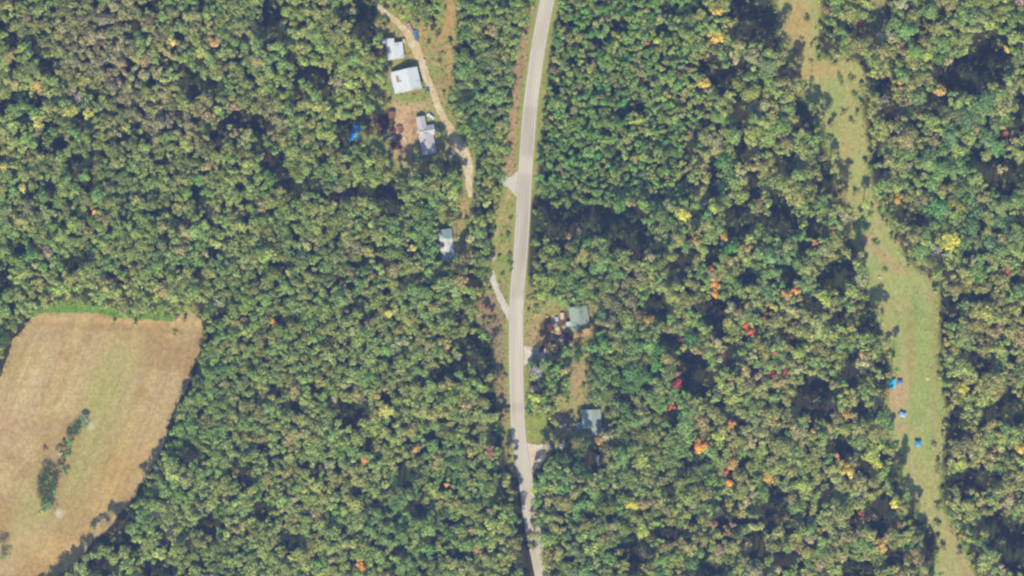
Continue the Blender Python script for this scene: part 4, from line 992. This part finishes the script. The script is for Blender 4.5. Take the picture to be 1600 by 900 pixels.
# ------------------------------------------------------------------ tents, tanks, junk
def tent(label, px, py, rz, w_, l_, h_, col, name='canopy_tent', cat='canopy tent'):
    t = thing(name, label, cat, px, py, rz); P = paint('tarp_%d' % px, col, .5, amt=.08)
    ro = MB(); hw, hl = w_ / 2, l_ / 2; e = h_ * .8
    V_ = [(-hw, -hl, e), (hw, -hl, e), (hw, hl, e), (-hw, hl, e), (0, -hl * .25, h_), (0, hl * .25, h_)]
    ro.add(V_ + [(x, y, z - .05) for x, y, z in V_], [(0, 1, 4), (1, 2, 5, 4), (2, 3, 5), (3, 0, 4, 5), (7, 6, 10), (8, 7, 10, 11), (9, 8, 11), (6, 9, 11, 10),
        (0, 6, 7, 1), (1, 7, 8, 2), (2, 8, 9, 3), (3, 9, 6, 0)])
    ro.build('cover', P, t)
    for sx in (-1, 1):
        for sy in (-1, 1): MB().tube((sx * (hw - .08), sy * (hl - .08), 0), (sx * (hw - .08), sy * (hl - .08), e), .04, .04).build('pole', TRIM, t)
    MB().box(0, hl - .06, e / 2, w_ - .2, .03, e * .95).box(-hw + .06, 0, e / 2, .03, l_ - .2, e * .95).build('side_panel', P, t)
    return t
tent('bright cyan canopy with a white lower edge at the left of the meadow', 1395.5, 600, 0, 3.7, 4.8, 2.3, (70, 212, 248))
t = bpy.data.objects[-1] if False else None
tent('darker dull blue small canopy touching the cyan one', 1407.5, 597.5, 0, 2.9, 2.2, 1.8, (84, 132, 190))
tent('pale sky blue small tent alone below the cyan canopy', 1412, 648.5, -18, 3.6, 2.6, 2.0, (140, 200, 236), 'small_tent', 'tent')
tent('mid blue small tent, lowest of the blue covers in the meadow', 1436, 693.5, 0, 3.6, 2.9, 2.2, (62, 164, 216), 'small_tent', 'tent')
def rock(label, px, py, r, h, col, name='boulder', cat='boulder'):
    rs = random.Random(int(px)); n = 9; o = None; m = MB()
    p0 = [(math.cos(k * 6.283 / n) * r * rs.uniform(.8, 1.1), math.sin(k * 6.283 / n) * r * rs.uniform(.7, 1.1)) for k in range(n)]
    vs = [(x, y, -.05) for x, y in p0] + [(x * 1.02, y * 1.02, h * .5) for x, y in p0] + [(x * .6, y * .6, h * rs.uniform(.85, 1.05)) for x, y in p0] + [(0, 0, h * 1.03)]
    F = []
    for a_ in (0, n):
        for k in range(n): F.append((a_ + k, a_ + (k + 1) % n, a_ + n + (k + 1) % n, a_ + n + k))
    for k in range(n): F.append((2 * n + k, 2 * n + (k + 1) % n, 3 * n))
    m.add(vs, F); o = m.build(name, paint('stone_%d' % px, col, .9, amt=.15), None, (wx(px), wy(py), 0)); return tag(o, label, cat)
rock('brightest white boulder on the left side of the upper meadow', 1382, 459.5, 1.1, .9, (226, 224, 214))
rock('dimmer whitish boulder above the brightest one in the meadow', 1376.5, 433, .95, .7, (206, 204, 186))
rock('small cream boulder between the cyan canopy and the pale blue tent', 1412.5, 611.5, .5, .5, (230, 216, 186))
rock('pale tan tree stump alone in the open right part of the meadow', 1451.5, 592, 1.3, .35, (206, 196, 146), 'tree_stump', 'stump')
rock('small pale stone in the shaded gap left of the road', 763, 567, .6, .6, (200, 206, 200))
def tank(label, px, py, r, h, col, name='water_tank', cat='tank'):
    t = thing(name, label, cat, px, py)
    P = paint('tank_%d' % px, col, .5, amt=.08)
    b = MB().tube((0, 0, -.02), (0, 0, h), r, r, 20); b.tube((0, 0, h), (0, 0, h + r * .35), r * .98, r * .35, 20); b.build('tank_body', P, t)
    MB().tube((0, 0, h + r * .34), (0, 0, h + r * .34 + .08), r * .3, r * .3, 12).build('lid', DARKM, t)
tank('round white tank beside the worn track left of the road', 770.5, 401.5, 1.0, 1.5, (236, 234, 232))
tank('teal water barrel at the lower right corner of the big pale house', 661.5, 138, .6, 1.1, (40, 170, 190), 'water_barrel', 'barrel')
def tarp(label, px, py, w_, l_, h_, col, rz=0):
    rs = np.random.default_rng(int(px)); n = 14
    X, Y = np.meshgrid(np.linspace(-1, 1, n), np.linspace(-1, 1, n))
    k = np.clip(1 - (X ** 2 + Y ** 2) * .8, 0, 1) ** .6; Z = h_ * k * (1 + .35 * (fbm(X * 10 + 50, Y * 10 + 50, 6, 3) - .5)) + .06
    V_ = np.stack([X * w_ / 2 * (1 + .12 * (fbm(X * 9, Y * 9, 5, 1) - .5)), Y * l_ / 2, Z], -1).reshape(-1, 3)
    I2 = (np.arange(n - 1)[:, None] * n + np.arange(n - 1)).ravel(); m = MB(); m.add(V_.tolist(), [(i, i + 1, i + 1 + n, i + n) for i in I2])
    o = m.build('tarpaulin', paint('tarp_%d_%d' % (px, py), col, .45, amt=.12), None, (wx(px), wy(py), 0)); o.rotation_euler.z = R(rz)
    md = o.modifiers.new('thick', 'SOLIDIFY'); md.thickness = .03
    return tag(o, label, 'tarpaulin')
tarp('vivid blue tarpaulin heaped at the left end of the junk yard', 555, 205, 5.0, 7.4, 1.7, (24, 136, 240), -8)
tarp('lighter azure tarpaulin corner spilling below the vivid blue one', 548, 216, 3.6, 2.4, .8, (60, 150, 190), 30)
# junk: each piece is a thing
def boards(name, label, cat, px, py, w_, l_, h_, col, n=7, rz=0, col2=None):
    rs = random.Random(int(px * 7 + py)); m = MB()
    for k in range(n):
        m.box(rs.uniform(-.3, .3) * w_, rs.uniform(-.3, .3) * l_, h_ * (.15 + .7 * k / n), rs.uniform(.35, .8) * w_, rs.uniform(.2, .55) * l_, rs.uniform(.08, .3),
              rs.uniform(-.9, .9), rx=rs.uniform(-.25, .25), ry=rs.uniform(-.25, .25))
    m.box(0, 0, h_ * .2, w_ * .8, l_ * .8, h_ * .42, rs.uniform(-.3, .3), taper=.7)
    o = m.build(name, paint('junk_%d_%d' % (px, py), col, .85, amt=.3, scale=1.2, second=col2, sthr=.52), None, (wx(px), wy(py), 0)); o.rotation_euler.z = R(rz)
    return tag(o, label, cat, 'junk in the cluttered yards')
def crate(name, label, cat, px, py, w_, l_, h_, col, rz=0):
    t = thing(name, label, cat, px, py, rz, 'junk in the cluttered yards'); P = paint('crate_%d_%d' % (px, py), col, .8, amt=.2)
    MB().box(0, 0, h_ / 2, w_, l_, h_, taper=.98).build('box_body', P, t, bevel=.03); MB().box(0, 0, h_ + .05, w_ * 1.06, l_ * 1.06, .08, rx=.02).build('lid', P, t)
R1 = (118, 78, 66); R2 = (92, 66, 66)
for (px, py, w_, l_, h_, col, c2, lab) in [
 (584, 181, 3.6, 4.2, 1.1, (206, 160, 112), (184, 136, 96), 'tan heap of boards left of the brown shed'),
 (572, 190, 3.2, 3.4, 1.3, R2, R1, 'dark rusty scrap heap at the upper left of the junk yard'),
 (578, 201, 4.0, 3.4, 1.5, R1, R2, 'rusty red scrap heap nearest the blue tarpaulin'),
 (589, 196, 3.6, 4.6, 1.6, (140, 96, 74), R2, 'orange-brown scrap heap in the middle of the junk yard'),
 (598, 187, 3.4, 4.8, 1.5, (104, 74, 78), R1, 'dark purple-brown scrap heap beside the brown shed'),
 (600, 206, 4.2, 3.2, 1.4, (62, 70, 88), (80, 84, 96), 'slate blue scrap heap in the lower middle of the junk yard'),
 (612, 203, 4.0, 4.2, 1.5, (132, 104, 88), R2, 'brown scrap heap directly below the brown shed'),
 (624, 200, 3.2, 5.4, 1.6, (158, 116, 92), (90, 66, 66), 'light brown scrap heap at the right edge of the junk yard'),
 (622, 214, 3.4, 3.8, 1.5, (84, 60, 72), R1, 'dark scrap heap right of the white bags'),
 (616, 226, 4.4, 3.2, 1.2, (128, 72, 64), (100, 100, 82), 'reddish scrap heap at the bottom of the junk yard'),
 (624, 230, 2.6, 2.6, 1.1, (116, 56, 56), R2, 'dark red scrap heap lowest right in the junk yard'),
 (848, 522, 3.4, 4.2, 1.4, (72, 56, 70), (120, 96, 84), 'dark scrap heap at the left edge of the green house yard'),
 (853, 534, 3.0, 5.0, 1.5, (58, 56, 72), (96, 80, 80), 'tall dark scrap heap left of the tan planks'),
 (862, 516, 2.4, 4.4, 1.2, (150, 88, 74), (200, 164, 120), 'narrow reddish heap among the tan planks'),
 (878, 526, 3.8, 3.6, 1.4, (74, 60, 88), (104, 84, 92), 'dark purple scrap heap below the green-roofed house'),
 (864, 537, 3.2, 3.2, 1.2, (96, 72, 88), (206, 176, 120), 'purplish scrap heap low in the cluttered yard'),
 (890, 530, 3.8, 3.2, 1.3, (84, 66, 74), (176, 146, 110), 'dark heap against the tan deck'),
 (846, 546, 3.4, 3.6, 1.3, (70, 60, 72), (110, 92, 84), 'dark heap beside the white gravel pull-in')]:
    boards('scrap_heap', lab, 'scrap heap', px, py, w_, l_, h_, col, 8, 0, c2)
for (px, py, w_, l_, h_, col, lab, rz) in [
 (870, 513, 2.6, 3.4, .6, (220, 206, 150), 'pale yellow plank stack left of the green-roofed house', 8),
 (862, 526, 1.8, 4.4, .5, (208, 168, 104), 'long tan plank stack in the cluttered yard', 4),
 (872, 520, 3.4, 1.8, .5, (214, 184, 130), 'short tan plank stack under the pale yellow one', -12),
 (870, 541, 1.7, 3.8, .5, (220, 190, 124), 'tan plank stack lowest in the cluttered yard', -6),
 (878, 536, 1.8, 3.4, .4, (222, 206, 170), 'cream plank stack low in the cluttered yard', 10),
 (881, 511, 2.4, 2.6, .6, (196, 176, 158), 'greyish plank stack beside the green-roofed house', 0),
 (632, 218, 1.2, 3.6, .4, (216, 206, 184), 'whitish plank stack between junk yard and grey house', 24)]:
    boards('plank_stack', lab, 'plank stack', px, py, w_, l_, h_, col, 6, rz)
for (px, py, w_, l_, h_, col, lab, rz) in [
 (613.5, 213.5, 1.9, 1.9, .8, (206, 206, 182), 'whitish crate in the junk yard', 10), (601.5, 212, 1.0, 1.8, .8, (120, 156, 166), 'small bluish crate in the junk yard', 0),
 (609, 216, 1.2, 1.2, .7, (130, 164, 160), 'small pale teal crate beside the whitish crate', 20),
 (878.5, 494, 1.9, 3.4, 1.3, (228, 196, 172), 'pinkish cream crate at the left wall of the green-roofed house', 4), (870, 499, 2.0, 2.4, 1.0, (176, 184, 196), 'pale blue-grey crate in the green house yard', 8),
 (868, 508, 1.8, 2.4, .9, (150, 166, 176), 'duller blue-grey crate under the pale one', 0), (858, 509, 1.8, 2.0, .9, (196, 136, 112), 'salmon crate at the edge of the green house yard', 12),
 (855, 495, 1.3, 1.1, .8, (210, 170, 120), 'small tan crate above the salmon crate', 0),
 (877, 666.5, 1.5, 1.4, 1.0, (232, 232, 222), 'bright white crate left in the shaded yard', 12), (882, 664.5, 2.0, 1.1, .8, (206, 190, 170), 'beige crate next to the bright white crate', 12),
 (894, 664, 2.6, 1.7, 1.0, (226, 206, 192), 'pinkish white crate in the row beside the pale house', 0), (900, 664, 1.5, 1.0, .8, (190, 150, 120), 'brown crate in the row beside the pale house', 0),
 (864, 702, 1.9, 1.0, .9, (130, 160, 176), 'small blue-grey crate in the dark shaded yard', 0),
 (935.5, 721, 1.4, 6.0, 1.2, (170, 196, 196), 'long narrow pale teal trough among trees below the pale house', 2),
 (935, 733, 1.6, 2.6, 1.2, (60, 92, 120), 'dark blue crate under the pale teal trough', 0)]:
    crate('crate' if 'crate' in lab else 'water_trough', lab, 'crate' if 'crate' in lab else 'trough', px, py, w_, l_, h_, col, rz)
# fallen trunk in the lower left wood
L_ = thing('fallen_tree', 'long brown dead tree lying across crowns in the lower left wood', 'tree', 459, 815, -60, z=13.5)
MB().tube((-5.5, 0, 0), (5.5, 0, .4), .55, .25, 8).build('trunk', paint('dead_wood', (150, 110, 84), .9, amt=.2), L_)
b = MB()
for k in range(9): b.tube((-3 + k, 0, .1), (-2.2 + k, (-1) ** k * 1.1, .7), .14, .05, 5)
b.build('branch', paint('dead_wood', (150, 110, 84)), L_)
#@@OBJ2@@
# ------------------------------------------------------------------ the air between camera and ground
m = bpy.data.materials.new('haze_air'); m.use_nodes = True; t = m.node_tree
for n in list(t.nodes):
    if n.type == 'BSDF_PRINCIPLED': t.nodes.remove(n)
v = t.nodes.new('ShaderNodeVolumePrincipled'); v.inputs['Color'].default_value = (.34, .50, .95, 1); v.inputs['Density'].default_value = 0.00005
v.inputs['Anisotropy'].default_value = 0.0
t.links.new(v.outputs[0], t.nodes['Material Output'].inputs['Volume'])
hz = MB().box(0, 0, (CAM_H + 20 - 1) / 2 , 60000, 60000, CAM_H + 20 + 1).build('haze', m); hz['kind'] = 'stuff'
